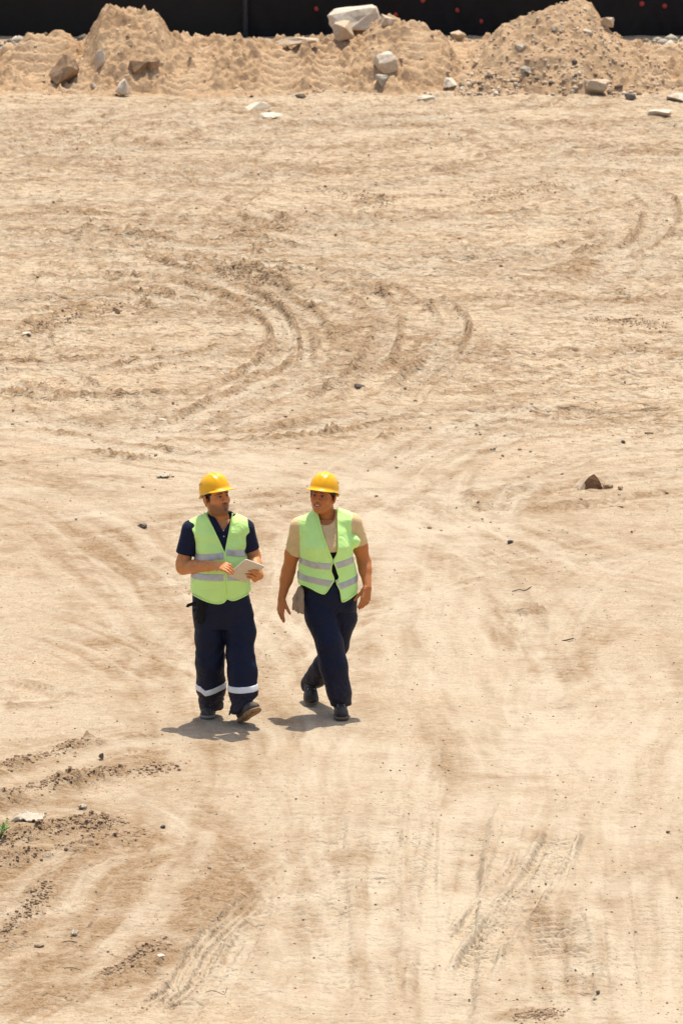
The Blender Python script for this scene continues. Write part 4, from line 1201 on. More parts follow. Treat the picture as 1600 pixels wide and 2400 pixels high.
# ------------------------------------------------------------------ litter and weed
M['scrap'] = plain('scrap_white', (0.44, 0.38, 0.29), 0.8, 0.2, 0.12, 25, bump=0.4)
M['twig'] = plain('twig', (0.09, 0.06, 0.04), 0.9, 0.1, 0.3, 60)
M['leaf'] = plain('weed_leaf', (0.13, 0.24, 0.05), 0.6, 0.3, 0.3, 30)
def crumple(name, px, py, wpx, hpx, seed, label, cat='litter', mat='scrap'):
    g = G(px, py); k = math.hypot(g[1], H) / F
    w, d = wpx * k, hpx * k / 0.2
    n, m = 22, 16
    u, v = np.meshgrid(np.linspace(-0.5, 0.5, n), np.linspace(-0.5, 0.5, m))
    X = u * w * (1 + 0.25 * n2(v * 4, v * 0 + seed, 2)); Y = v * d * (1 - 0.35 * u) * (1 + 0.3 * n2(u * 5, u * 0 + seed, 4))
    Z = 0.012 + 0.022 * np.abs(n2(u * 5 + seed, v * 4, 6)) + 0.02 * np.abs(n2(u * 2 - v, v * 5 + seed, 7)) 
    i = np.arange(n * m).reshape(m, n)
    Q = np.stack([i[:-1, :-1], i[:-1, 1:], i[1:, 1:], i[1:, :-1]], -1).reshape(-1, 4)
    V = np.stack([X, Y, Z], -1).reshape(-1, 3)
    def edge(a): return np.stack([a[:-1], a[1:], a[1:] + n * m, a[:-1] + n * m], -1)
    V = np.concatenate([V, V - np.array([0, 0, 0.006])])
    Q = np.concatenate([Q, Q[:, ::-1] + n * m, edge(i[0])[:, ::-1], edge(i[-1]), edge(i[:, 0]), edge(i[:, -1])[:, ::-1]])
    o = link_mesh(name, np_mesh(name, V, Q), M[mat], smooth=False)
    o.location = (g[0], g[1], gz(g[0], g[1]))
    o.rotation_euler = (0, 0, -0.25)
    return tag(o, label, cat)
crumple('crumpled_scrap', 72, 1930, 60, 15, 3, 'crumpled whitish scrap lying between the clod ridges at lower left')
crumple('crumpled_scrap', 195, 1901, 18, 4, 5, 'small pale scrap above the first ridge of clods at lower left')
crumple('crumpled_scrap', 175, 2181, 14, 4, 6, 'tiny white scrap on the soil at lower left')
crumple('crumpled_scrap', 368, 927, 36, 7, 8, 'thin orange-tan scrap on the pale ground above the man', mat='scrap_tan') if False else None
crumple('crumpled_scrap', 384, 1120, 26, 7, 9, 'small folded pale scrap just above and left of the man\'s helmet')
def twig(px, py, pts, label, r=0.004, mat='twig'):
    g = G(px, py); k = math.hypot(g[1], H) / F
    q = [(a * k, b * k / 0.2, 0.004 + c) for a, b, c in pts]
    V, Q = tube(spline(q, 0.01), r, 5)
    o = link_mesh('twig', np_mesh('twig', V, Q), M[mat])
    o.location = (g[0], g[1], gz(g[0], g[1]))
    return tag(o, label, 'twig')
twig(508, 2328, [(-26, 3, 0.004), (-10, 1, 0.02), (8, -1, 0.012), (18, -2, 0.006), (24, 3, 0.03)], 'thin bent twig on the pale soil near the bottom left of centre', 0.0018)
twig(163, 2198, [(-20, 0, 0.0), (-4, 1, 0.006), (18, 0, 0.004)], 'short dark twig at lower left by the reddish clod', 0.0028)
twig(1225, 1386, [(-26, -2, 0.0), (-10, 0, 0.008), (4, -1, 0.006), (20, 4, 0.02)], 'crooked dark twig on the road right of the woman', 0.004)
twig(1445, 1176, [(-18, 1, 0.002), (0, 0, 0.004), (14, -1, 0.002)], 'short straight dark stick under the pointed broken rock', 0.005)
twig(1520, 1001, [(-10, 1, 0.004), (10, 0, 0.004)], 'little dark stick near the right edge above the broken rock', 0.006)
twig(1330, 1495, [(-14, -2, 0.004), (14, 3, 0.008)], 'small pale-brown stick on the road far right of the woman', 0.005)
twig(170, 2254, [(-24, 2, 0.0), (0, 1, 0.006), (22, -2, 0.0)], 'long thin twig on the brown strip at lower left', 0.0022)

weed = tag(empty('weed', (*G(4, 1985)[:2], 0)), 'small green weed at the left edge between the clod ridges', 'weed')
wr = np.random.default_rng(8)
gw = G(2, 1982); gw[2] = gz(gw[0], gw[1])
for i in range(9):
    a = wr.uniform(0, 6.28); L = wr.uniform(0.06, 0.13); lean = wr.uniform(0.3, 0.9)
    tip = gw + np.array([math.cos(a) * L * lean, math.sin(a) * L * lean, L])
    mid = (gw + tip) / 2 + np.array([0, 0, 0.02])
    link_mesh('stem', np_mesh('stem', *tube([gw, mid, tip], 0.0022, 4)), M['leaf'], weed)
    for j in range(5):
        c = gw + (tip - gw) * wr.uniform(0.3, 1.0) + np.array([0, 0, 0.01])
        b = wr.uniform(0, 6.28); ln = wr.uniform(0.018, 0.034)
        d = np.array([math.cos(b), math.sin(b), wr.uniform(0.1, 0.8)]) * ln
        s = np.array([-math.sin(b), math.cos(b), 0.1]) * ln * 0.36
        V = [c, c + d * 0.5 + s, c + d, c + d * 0.5 - s, c + d * 0.5 + np.array([0, 0, -0.004])]
        link_mesh('leaf', np_mesh('leaf', V, np.array([(0, 4, 2, 1), (0, 3, 2, 4)])), M['leaf'], weed)
# ------------------------------------------------------------------ the two walkers
def skin_material(name):
    g = NT(name)
    co = g.obj()
    f = g.noise(co, 60, 4, 0.6)
    col = g.attr('tint', 'Color')
    g.color(g.mix(g.ramp(f, 0.3, 0.7, 0, 0.18), col, (0.25, 0.09, 0.045)))
    g.set(Roughness=0.5, Specular_IOR_Level=0.35, Subsurface_Weight=0.08, Subsurface_Scale=0.01)
    g.b.inputs['Subsurface Radius'].default_value = (1.0, 0.35, 0.2)
    g.bump(g.noise(co, 240, 3, 0.6), 0.06, 0.004)
    return g.m
def hivis_material(name, c):
    g = NT(name)
    co = g.obj()
    f = g.noise(co, 7, 3, 0.6)
    g.color(g.mix(g.ramp(f, 0.35, 0.65), tuple(v * 0.93 for v in c), c))
    g.set(Roughness=0.6, Specular_IOR_Level=0.25, Sheen_Weight=0.2)
    fold = g.noise(co, 10, 3, 0.55, 1.5)
    weave = g.noise(co, 600, 1, 0.5)
    g.bump(g.math('ADD', fold, g.math('MULTIPLY', weave, 0.015)), 0.35, 0.03)
    return g.m
M['skin'] = skin_material('skin')
M['hivis'] = hivis_material('hivis_green', (0.64, 0.97, 0.29))
M['hivis2'] = hivis_material('hivis_green_fresh', (0.63, 0.985, 0.31))
M['piping'] = plain('piping_lime', (0.68, 0.95, 0.30), 0.5, 0.3)
M['reflective'] = plain('reflective_tape', (0.47, 0.48, 0.47), 0.35, 0.6, 0.1, 30, 0.25)
M['reflective_white'] = plain('reflective_tape_white', (0.78, 0.79, 0.78), 0.4, 0.5, 0.06, 30)
M['navy_polo'] = cloth('navy_polo', (0.011, 0.014, 0.036), 0.05)
M['navy'] = cloth('navy_twill', (0.0065, 0.0095, 0.028), 0.0, 0.62, wr=0.4, dusty=True)
M['black_cloth'] = cloth('black_cloth', (0.008, 0.008, 0.009), 0.05)
M['beige'] = cloth('beige_jersey', (0.70, 0.50, 0.26), 0.1, wr=0.4)
M['helmet'] = plain('helmet_yellow', (0.88, 0.44, 0.004), 0.33, 0.4, 0.05, 14)
M['strap'] = plain('strap_white', (0.6, 0.58, 0.52), 0.6)
M['hole'] = plain('vent_black', (0.02, 0.015, 0.01), 0.8)
M['hair'] = plain('hair_dark', (0.012, 0.009, 0.008), 0.5, 0.4, 0.3, 200, bump=0.6)
M['eye'] = skin_material('eye'); M['eye'].node_tree.nodes['Principled BSDF'].inputs['Roughness'].default_value = 0.15
M['leather'] = plain('boot_leather', (0.034, 0.028, 0.022), 0.55, 0.3, 0.5, 45, bump=0.2)
M['dusty_leather'] = plain('dusty_leather', (0.085, 0.073, 0.058), 0.7, 0.25, 0.5, 40, bump=0.2)
M['sole_dark'] = plain('sole_dusty', (0.16, 0.125, 0.09), 0.9, 0.2, 0.4, 70, bump=0.3)
M['sole_grey'] = plain('sole_grey', (0.24, 0.23, 0.21), 0.85, 0.2, 0.3, 70, bump=0.3)
M['sole_tan'] = plain('sole_tan', (0.34, 0.205, 0.11), 0.9, 0.2, 0.4, 40, bump=0.4)
M['lace'] = plain('lace', (0.04, 0.04, 0.04), 0.8)
M['eyelet'] = plain('eyelet', (0.6, 0.6, 0.58), 0.3, 0.5, metallic=0.9)
M['glove_black'] = cloth('glove_black', (0.010, 0.010, 0.010), 0.05)
M['glove_beige'] = cloth('glove_beige', (0.36, 0.26, 0.18), 0.1, wr=0.5)
M['tablet'] = plain('tablet_case', (0.62, 0.55, 0.45), 0.45, 0.4, 0.05, 30)
M['tablet_edge'] = plain('tablet_edge', (0.78, 0.75, 0.70), 0.35, 0.5)
M['screen'] = plain('tablet_screen', (0.01, 0.01, 0.012), 0.1, 0.6)

def rotz(a): return np.array([[math.cos(a), -math.sin(a), 0], [math.sin(a), math.cos(a), 0], [0, 0, 1]])
def rotx(a): return np.array([[1, 0, 0], [0, math.cos(a), -math.sin(a)], [0, math.sin(a), math.cos(a)]])
def roty(a): return np.array([[math.cos(a), 0, math.sin(a)], [0, 1, 0], [-math.sin(a), 0, math.cos(a)]])
def unit(v): v = np.array(v, float); return v / np.linalg.norm(v)

def joinVQ(parts):
    V, Q, T, k = [], [], [], 0
    for v, q, t in parts:
        V.append(v); Q.append(q + k); T.append(t); k += len(v)
    return np.concatenate(V), np.concatenate(Q), np.concatenate(T)

def hand(Fd, wrist, fdir, pnorm, thumb, curls=(0.35, 0.4, 0.45, 0.5), spread=0.02, sc=1.0, tcurl=0.3, tdir=None, k=0.006):
    """palm and five fingers; fdir finger direction, pnorm where the palm faces, thumb = +1/-1 side"""
    f, n = unit(fdir), np.array(pnorm, float)
    n = unit(n - f * (n @ f)); s = np.cross(f, n) * thumb
    w = np.array(wrist)
    lens = (0.072, 0.080, 0.074, 0.058)
    for i in range(4):
        off = (0.030 - 0.0195 * i) * sc
        root = w + s * off * 0.55 + f * 0.012 * sc
        kn = w + s * off * 1.08 + f * (0.090 - 0.003 * abs(i - 1) - (0.006 if i == 3 else 0)) * sc
        Fd.cone(root, kn, 0.0155 * sc, 0.0125 * sc, 0.016 * sc)
        d = unit(f + s * (0.03 - 0.02 * i) * spread * 20)
        p, r = kn, 0.0098 * sc * (0.88 if i == 3 else 1)
        a = curls[i] * 0.6
        for j, (fr, rr) in enumerate(((0.45, 0.96), (0.31, 0.9), (0.24, 0.78))):
            dd = d * math.cos(a) + n * math.sin(a)
            q = p + dd * lens[i] * fr * 1.02 * sc
            Fd.cone(p, q, r, 0.0098 * sc * rr * (0.88 if i == 3 else 1), k * sc if j == 0 else 0.003)
            p, r = q, 0.0098 * sc * rr * (0.88 if i == 3 else 1)
            a += curls[i] * (1.1 if j == 0 else 0.8)
    b = w + s * 0.024 * sc + f * 0.022 * sc + n * 0.006 * sc
    d1 = unit(f * 0.62 + s * 0.62 + n * 0.35) if tdir is None else unit(tdir)
    m1 = b + d1 * 0.044 * sc
    d2 = unit(d1 + (f * 0.5 + n * 0.4) * tcurl)
    m2 = m1 + d2 * 0.032 * sc
    d3 = unit(d2 + (f * 0.3 + n * 0.5) * tcurl)
    Fd.cone(b, m1, 0.0165 * sc, 0.0122 * sc, 0.016 * sc); Fd.cone(m1, m2, 0.0120 * sc, 0.0108 * sc, 0.004); Fd.cone(m2, m2 + d3 * 0.024 * sc, 0.0108 * sc, 0.0085 * sc, 0.003)

def head(c, R, man, neck_to, tone, parent):
    """head in its own frame (x to the person's left, -y forward, z up); returns verts, quads, tints in the world"""
    Fd = Fld((-0.105, -0.14, -0.26), (0.105, 0.13, 0.135), 0.0024)
    e = Fd.ell
    e((0, 0.014, 0.030), (0.076, 0.095, 0.088))
    e((0, -0.030, -0.028), (0.063 if man else 0.060, 0.062, 0.086), 0.03)
    jw = 0.060 if man else 0.049
    e((0, -0.030, -0.076), (jw, 0.050, 0.036), 0.03)
    for s in (-1, 1):
        e((s * 0.047, -0.005, -0.055), (0.022, 0.036, 0.038), 0.03)
        e((s * 0.038, -0.062, -0.030), (0.026, 0.024, 0.024), 0.02)
    e((0, -0.078, -0.099), (0.024, 0.020, 0.019), 0.02)
    if not man: e((0, -0.03, -0.104), (0.042, 0.04, 0.016), 0.03)
    Fd.cone((-0.036, -0.076, 0.026), (0.036, -0.076, 0.026), 0.013, k=0.015)
    for s in (-1, 1):
        e((s * 0.031, -0.104, 0.004), (0.021, 0.019, 0.012), 0.014, True)
        e((s * 0.031, -0.0775, 0.003), (0.0150, 0.0135, 0.0120), 0.003)       # lid and ball
    Fd.cone((0, -0.091, 0.014), (0, -0.116 if man else -0.1135, -0.028), 0.0080, 0.0135 if man else 0.0125, 0.012)
    for s in (-1, 1):
        e((s * 0.0140, -0.1005, -0.031), (0.0105, 0.011, 0.0090), 0.006)
        e((s * 0.0070, -0.1065, -0.0395), (0.0042, 0.006, 0.0035), 0.003, True)
    # mouth
    e((0, -0.082, -0.064), (0.034, 0.018, 0.022), 0.015)
    smile = 0.0 if man else 0.0065
    op = 0.0 if man else 0.0030
    mw_ = 0.0235 if man else 0.0285
    for s in (-1, 1):
        Fd.cone((0, -0.1000, -0.0590 + op), (s * mw_, -0.0845, -0.0640 + smile), 0.0060, 0.0032, 0.003)
        Fd.cone((0, -0.0985, -0.0725 - op), (s * mw_ * 0.92, -0.0845, -0.0665 + smile * 0.7), 0.0072, 0.0034, 0.003)
    if not man:
        e((0, -0.104, -0.0650), (0.0215, 0.013, 0.0060), 0.002, True)
    for s in (-1, 1):                                                          # ears
        Re = roty(s * 0.12) @ rotz(s * 0.40)
        e((s * 0.085, 0.014, -0.014), (0.009, 0.022, 0.034), 0.006, False, Re)
        e((s * 0.095, 0.008, -0.012), (0.007, 0.012, 0.021), 0.004, True, Re)
        e((s * 0.078, 0.006, -0.040), (0.008, 0.011, 0.012), 0.006)
    nb = R.T @ (np.array(neck_to) - c)
    Fd.cone((0, 0.022, -0.04), nb, 0.060 if man else 0.054, 0.074 if man else 0.066, 0.03)
    if man: e((0, -0.028, -0.112), (0.05, 0.045, 0.02), 0.03)
    V, Q = Fd.mesh()
    V = relax(V, Q, 2)
    x, y, z = V.T
    T = np.tile(np.array(tone), (len(V), 1))
    def blend(m, col):
        nonlocal T
        T = T * (1 - m[:, None]) + np.array(col)[None] * m[:, None]
    ax = np.abs(x)
    blend(0.35 * np.exp(-((ax - 0.045) ** 2 + (z + 0.03) ** 2) / 0.022 ** 2) * (y < -0.03), np.array(tone) * (1.15, 0.85, 0.8))
    if man:                                                                    # stubble, moustache
        st = smooth01(-0.030, -0.062, z) * smooth01(0.03, -0.01, y) * smooth01(-0.150, -0.115, z)
        ck = smooth01(0.012, 0.03, ax - 0.0 * z) * smooth01(-0.02, -0.05, z)
        gap = 1 - 0.75 * np.exp(-(((ax - 0.036) / 0.02) ** 2 + ((z + 0.045) / 0.022) ** 2)) * (y < -0.05)
        blend(0.68 * st * gap, (0.07, 0.042, 0.03))
        blend(0.72 * np.exp(-((ax / 0.026) ** 4 + ((z + 0.0475) / 0.0065) ** 2)) * (y < -0.07), (0.02, 0.014, 0.012))
        blend(0.6 * np.exp(-((ax / 0.016) ** 4 + ((z + 0.088) / 0.016) ** 2)) * (y < -0.06), (0.03, 0.02, 0.016))
        blend(0.85 * smooth01(0.062, 0.066, ax) * (np.abs(y + 0.012) < 0.013) * smooth01(-0.05, -0.02, z), (0.02, 0.015, 0.012))
    mz = z + 0.0655 - smile * np.minimum(ax / 0.027, 1.2) ** 2
    lip = np.exp(-((mz / (0.0088 + op * 0.5)) ** 4 + (ax / (mw_ + 0.002)) ** 4)) * (y < -0.072)
    blend(0.75 * lip, (0.30, 0.11, 0.07) if man else (0.46, 0.15, 0.10))
    blend(0.9 * np.exp(-((mz / (0.0022 + op * 0.8)) ** 2 + (ax / (mw_ - 0.002)) ** 6)) * (y < -0.072), (0.05, 0.015, 0.012))
    bz = 0.0245 - 6.5 * np.maximum(ax - 0.032, 0) ** 2 * 3
    th = (0.0062 if man else 0.0042) * (1 - 0.35 * smooth01(0.02, 0.055, ax))
    blend(0.93 * np.exp(-((z - bz) / th) ** 4) * smooth01(0.007, 0.013, ax) * smooth01(0.060, 0.050, ax) * (y < -0.05), (0.012, 0.008, 0.007))
    ez = np.sqrt(((ax - 0.031) / 0.0165) ** 2 + ((z - 0.003) / 0.0125) ** 2)
    blend(0.55 * smooth01(1.5, 0.8, ez) * (y < -0.06), np.array(tone) * 0.45)
    ball = (ez < 0.98) & (np.abs(z - 0.0020) < 0.0052 * np.sqrt(np.maximum(1 - ((ax - 0.031) / 0.0155) ** 2, 0)) + 1e-5) & (y < -0.07)
    blend(ball.astype(float), (0.30, 0.26, 0.235))
    gx = (0.0015 if man else -0.001)
    iris = ball & ((x - np.sign(x) * 0.031 - gx) ** 2 + (z - 0.003) ** 2 < 0.0076 ** 2)
    blend(iris.astype(float), (0.018, 0.010, 0.007))
    lid = (np.abs(z - 0.0024 - 0.0058 * np.sqrt(np.maximum(1 - ((ax - 0.031) / 0.017) ** 2, 0))) < 0.0018) & (np.abs(ax - 0.031) < 0.017) & (y < -0.07)
    blend(0.85 * lid, (0.015, 0.01, 0.008))
    blend(0.8 * np.exp(-(((ax - 0.007) / 0.004) ** 2 + ((z + 0.040) / 0.003) ** 2)) * (y < -0.09), (0.05, 0.02, 0.015))
    if man is False:                                                           # teeth
        pass
    blend(0.4 * smooth01(0.066, 0.084, ax), np.array(tone) * (1.1, 0.75, 0.7))
    # hair: close to the skull, hidden above by the helmet
    Hf = Fld((-0.10, -0.12, -0.16), (0.10, 0.14, 0.13), 0.004)
    Hf.ell((0, 0.018, 0.030), (0.0805, 0.0985, 0.092))
    Hf.ell((0, 0.045, -0.035), (0.064, 0.058, 0.06), 0.03)
    front = -0.048 if man else -0.056
    Hf.cut(lambda X, Y, Z: np.maximum(np.maximum((front + 0.35 * np.maximum(0.03 - Z, 0)) - Y, (-0.030 if man else -0.012) - 0.9 * np.maximum(Y - 0.02, 0) - Z + 0.0 * X), (np.abs(X) * 0 + (Z - 0.105))))
    if not man:
        for s in (-1, 1): Hf.cone((s * 0.066, -0.05, 0.045), (s * 0.080, 0.00, 0.018), 0.012, 0.016, 0.01)
        Hf.cone((0.01, 0.10, -0.01), (0.02, 0.115, -0.10), 0.026, 0.018, 0.02); Hf.cone((0.02, 0.115, -0.10), (0.025, 0.09, -0.15), 0.018, 0.008, 0.01)
    else:
        for s in (-1, 1): Hf.cone((s * 0.072, -0.012, 0.03), (s * 0.0725, -0.016, -0.018), 0.009, 0.005, 0.006)
    Hf.displace(lambda x, y, z: 0.003 * n3(x * 120, y * 120, z * 120, 4))
    hv, hq = Hf.mesh()
    link_mesh('hair', np_mesh('hair', (R @ relax(hv, hq, 1).T).T + c, hq), M['hair'], parent)
    if not man:                                                                # row of teeth between the lips
        t = Fld((-0.03, -0.112, -0.08), (0.03, -0.065, -0.045), 0.0015)
        t.ell((0, -0.0850, -0.0632), (0.0225, 0.0145, 0.0055))
        tv, tq = t.mesh()
        link_mesh('teeth', np_mesh('teeth', (R @ tv.T).T + c, tq), plain('teeth', (0.8, 0.77, 0.7), 0.3), parent)
    return (R @ V.T).T + c, Q, T

def helmet(c, R, parent, side, label):
    """hard hat: crown with ridges, turned-up rim, peak; profile swept round the crown"""
    nu, V, Q = 96, [], []
    a, bF, bB, hgt = 0.096, 0.118, 0.122, 0.118
    prof_out = [(math.cos(t), math.sin(t)) for t in np.linspace(math.pi / 2, 0.05, 26)]
    rows = []
    for i in range(nu):
        th = 2 * math.pi * i / nu
        sx, sy = math.sin(th), -math.cos(th)                  # th = 0 is the front (-y)
        rad = lambda: None
        ex = 2.25
        ax_, by_ = a, (bF if sy < 0 else bB)
        rr = (abs(sx / ax_) ** ex + abs(sy / by_) ** ex) ** (-1 / ex)
        col = []
        fr = max(0, -sy)
        for (cr_, sn) in prof_out:
            r = rr * (cr_ ** 0.86)
            x, y, z = sx * r, sy * r, hgt * sn ** 0.95
            rid = 0.0055 * math.exp(-(x / 0.013) ** 4) * smooth01(0.3, 0.75, sn) + 0.0035 * (math.exp(-((abs(x) - 0.040) / 0.006) ** 2)) * smooth01(0.25, 0.7, sn)
            n = unit((x / ax_ ** 2, y / by_ ** 2, z / hgt ** 2 + 1e-4))
            col.append(np.array((x, y, z)) + n * rid)
        # rim and peak
        pk = smooth01(0.45, 0.97, fr)
        br = 0.009 + 0.041 * pk + 0.006 * smooth01(0.5, 1, sy)
        base = np.array((sx * rr, sy * rr, 0))
        out = np.array((sx, sy, 0))
        dz = -0.010 - 0.016 * pk * 0.6 - 0.018 * smooth01(0.2, 1.0, sy)
        col += [base * 1.012 + (0, 0, -0.004 + dz * 0.3), base + out * br * 0.5 + (0, 0, -0.006 + dz * 0.65), base + out * br + (0, 0, -0.006 + dz), base + out * br + (0, 0, -0.0095 + dz),
                base + out * br * 0.4 + (0, 0, -0.0105 + dz * 0.7), base * 0.955 + (0, 0, -0.010 + dz * 0.3)]
        for (cr_, sn) in prof_out[::-5][1:]:
            r = rr * (cr_ ** 0.86) * 0.95
            col.append(np.array((sx * r, sy * r, (hgt - 0.006) * sn ** 0.95)))
        rows.append(col)
    V = np.array(rows).reshape(-1, 3); m = len(rows[0])
    for i in range(nu):
        j = (i + 1) % nu
        for k in range(m - 1):
            Q.append((i * m + k, i * m + k + 1, j * m + k + 1, j * m + k))
    W = (R @ V.T).T + c
    o = link_mesh('hard_hat', np_mesh('hard_hat', W, np.array(Q)), M['helmet'], parent)
    o['label'] = label
    for s in (-1, 1):                                          # vent slots on both sides
        for zz, yy in ((0.062, 0.020), (0.054, 0.022), (0.061, 0.050), (0.053, 0.052), (0.062, 0.080), (0.055, 0.080)):
            kk = np.argmin((V[:, 1] - yy) ** 2 + (V[:, 2] - zz) ** 2 + 1.0 * (V[:, 0] * s < 0.03) + 2e-5 * (np.hypot(V[:, 0], V[:, 1]) < 0.05))
            xx = float(V[kk, 0]) - s * 0.0015
            bm = bmesh.new(); bmesh.ops.create_cube(bm, size=1)
            tang = 0.35 * s if yy > 0.04 else 0.12 * s
            L = 0.010 if yy < 0.07 else 0.006
            for v in bm.verts:
                p = np.array([v.co.x * 0.008, v.co.y * L, v.co.z * 0.0032])
                p = rotz(-tang) @ p
                v.co = Vector(R @ (p + np.array([xx, yy, zz])) + c)
            me = bpy.data.meshes.new('vent_slot'); bm.to_mesh(me); bm.free()
            link_mesh('vent_slot', me, M['hole'], o)
    # head band of the inner harness, white, seen under the rim
    band = [R @ np.array([0.081 * math.sin(t), -0.098 * math.cos(t) + 0.004, -0.010 - 0.012 * (1 - math.cos(t)) * 0.5]) + c for t in np.linspace(0, 2 * math.pi, 40)[:-1]]
    link_mesh('head_band', np_mesh('head_band', *tube(band, 0.004, 6, True)), M['strap'], o)
    return o

def loft_fn(rows, off=0.0, ex=2.4):
    """rows (z, cx, a, cy, b); superelliptic slices"""
    r = np.array(sorted(rows))
    def fn(X, Y, Z):
        z = np.clip(Z, r[0, 0], r[-1, 0])
        cx, a, cy, b = [np.interp(z, r[:, 0], r[:, i]) for i in (1, 2, 3, 4)]
        a, b = a + off, b + off
        k = (np.abs((X - cx) / a) ** ex + np.abs((Y - cy) / b) ** ex + 1e-9) ** (1 / ex)
        d = (k - 1) * np.minimum(a, b)
        return np.maximum(d, np.maximum(Z - r[-1, 0], r[0, 0] - Z))
    return fn

def rows_px(tab, Y):
    out = []
    for py, l, rgt, dy, b in tab:
        p, q = P(l, py, Y), P(rgt, py, Y)
        out.append((p[2], (p[0] + q[0]) / 2, (q[0] - p[0]) / 2, Y + dy, b))
    return out

def line_fn(pts, Y, by='z'):
    """photo polyline at distance Y -> x as a function of z (or z of x)"""
    w = np.array([P(a, b, Y) for a, b in pts])
    k, v = (w[:, 2], w[:, 0]) if by == 'z' else (w[:, 0], w[:, 2])
    o = np.argsort(k)
    k, v = k[o], v[o]
    return lambda t: np.interp(t, k, v)

def shoe(heel, yaw, pitch, parent, mat, smat, boot=False, roll=0.0, L=0.285, label=None, shank=(0, 0, 1)):
    """shoe standing on its heel point; -y is the toe"""
    R = rotz(yaw) @ rotx(pitch) @ roty(roll)
    h = np.array(heel)
    U = Fld((-0.075, -L - 0.02, -0.02), (0.075, 0.06, 0.20), 0.004)
    sd = unit(R.T @ np.array(shank, float))
    U.ell((0, -L + 0.062, 0.040), (0.046, 0.060, 0.034 if boot else 0.030))
    U.ell((0, -L + 0.120, 0.046), (0.044, 0.085, 0.042 if boot else 0.038), 0.03)
    U.ell((0, -0.090, 0.058), (0.038, 0.080, 0.050), 0.03)
    U.ell((0, -0.03, 0.052), (0.037, 0.038, 0.046), 0.02)
    an = np.array([0, -0.062, 0.070])
    if boot: U.cone(an, an + sd * 0.085, 0.043, 0.047, 0.03, end='b')
    else: U.cone(an, an + sd * 0.03, 0.042, 0.044, 0.03, end='b')
    U.cut(lambda X, Y, Z: 0.014 - Z + 0 * X + 0 * Y)
    U.displace(lambda x, y, z: 0.0018 * n3(x * 50, y * 50, z * 50, 2))
    V, Q = U.mesh(); V = relax(V, Q, 2); LV = V
    o = link_mesh('boot' if boot else 'shoe', np_mesh('boot' if boot else 'shoe', (R @ V.T).T + h, Q), mat, parent)
    if label: o['label'] = label
    # sole: outline swept, with lugs
    prof_ = [(0.0, -L), (0.030, -L + 0.012), (0.047, -L + 0.045), (0.051, -L + 0.085), (0.046, -L + 0.13), (0.038, -L + 0.17), (0.037, -0.06), (0.040, -0.03), (0.032, 0.004), (0.0, 0.014)]
    out = prof_ + [(-a, b) for a, b in prof_[-2:0:-1]]
    n = len(out)
    top = [(a * 1.05, b * 1.01, 0.026) for a, b in out]; mid = [(a * 1.08, b * 1.012, 0.010) for a, b in out]; bot = [(a * 1.0, b, 0.0 + 0.010 * smooth01(-L + 0.05, -L, b)) for a, b in out]
    W = np.array(top + mid + bot); Qs = []
    for k in (0, 1):
        for i in range(n):
            j = (i + 1) % n
            Qs.append((k * n + i, (k + 1) * n + i, (k + 1) * n + j, k * n + j))
    for base, flip in ((0, 1), (2 * n, -1)):
        for i in range(n // 2 - 0):
            a_, b_, c_, d_ = i, i + 1, (n - i - 1) % n, (n - i) % n
            if i + 1 >= n - i - 1: break
            Qs.append(tuple(base + t for t in (a_, b_, c_, d_))[::flip])
    sme = np_mesh('sole', (R @ W.T).T + h, np.array(Qs))
    so = link_mesh('sole', sme, smat, o, smooth=False)
    for i in range(7):                                          # tread bars
        yy = -L + 0.040 + i * 0.036
        if abs(yy + 0.09) < 0.02: continue
        ww = 0.9 * float(np.interp(yy, [b for a, b in prof_], [a for a, b in prof_])) - 0.004
        bar = np.array([(sx * ww, yy + dy * 0.009, -0.004 + dz * 0.006) for sx in (-1, 1) for dy in (-1, 1) for dz in (0, 1)])
        q = np.array([(0, 2, 6, 4), (1, 5, 7, 3), (0, 1, 3, 2), (4, 6, 7, 5), (0, 4, 5, 1), (2, 3, 7, 6)])
        link_mesh('tread_bar', np_mesh('tread_bar', (R @ bar.T).T + h, q), smat, so, smooth=False)
    if boot:
        dn = unit((0, -0.75, 0.66)); tg = np.array([0, 0.66, 0.75])
        for i in range(6):
            row = []
            for x in np.linspace(-0.026, 0.026, 7):
                sv = -0.062 + 0.022 * i + abs(x) * 0.25
                m = (np.abs(LV[:, 0] - x) < 0.005) & (np.abs(LV @ tg - sv) < 0.006)
                if m.any():
                    k_ = np.argmax(np.where(m, LV @ dn, -9)); row.append(LV[k_] + dn * 0.002)
            if len(row) < 3: continue
            link_mesh('lace', np_mesh('lace', *tube([R @ q + h for q in row], 0.0034, 5)), M['lace'], o)
            for q in (row[0], row[-1]):
                bm = bmesh.new(); bmesh.ops.create_icosphere(bm, subdivisions=1, radius=0.0048)
                for v in bm.verts: v.co = v.co + Vector(R @ q + h)
                me = bpy.data.meshes.new('eyelet'); bm.to_mesh(me); bm.free()
                link_mesh('eyelet', me, M['eyelet'], o)
    return o

def surf_front(V, X, Z, r=0.012):
    """foremost y of a surface near (X, Z)"""
    d = (V[:, 0] - X) ** 2 + (V[:, 2] - Z) ** 2
    m = d < r * r
    if not m.any(): m = d < (d.min() ** 0.5 + 0.01) ** 2
    return V[m, 1].min()

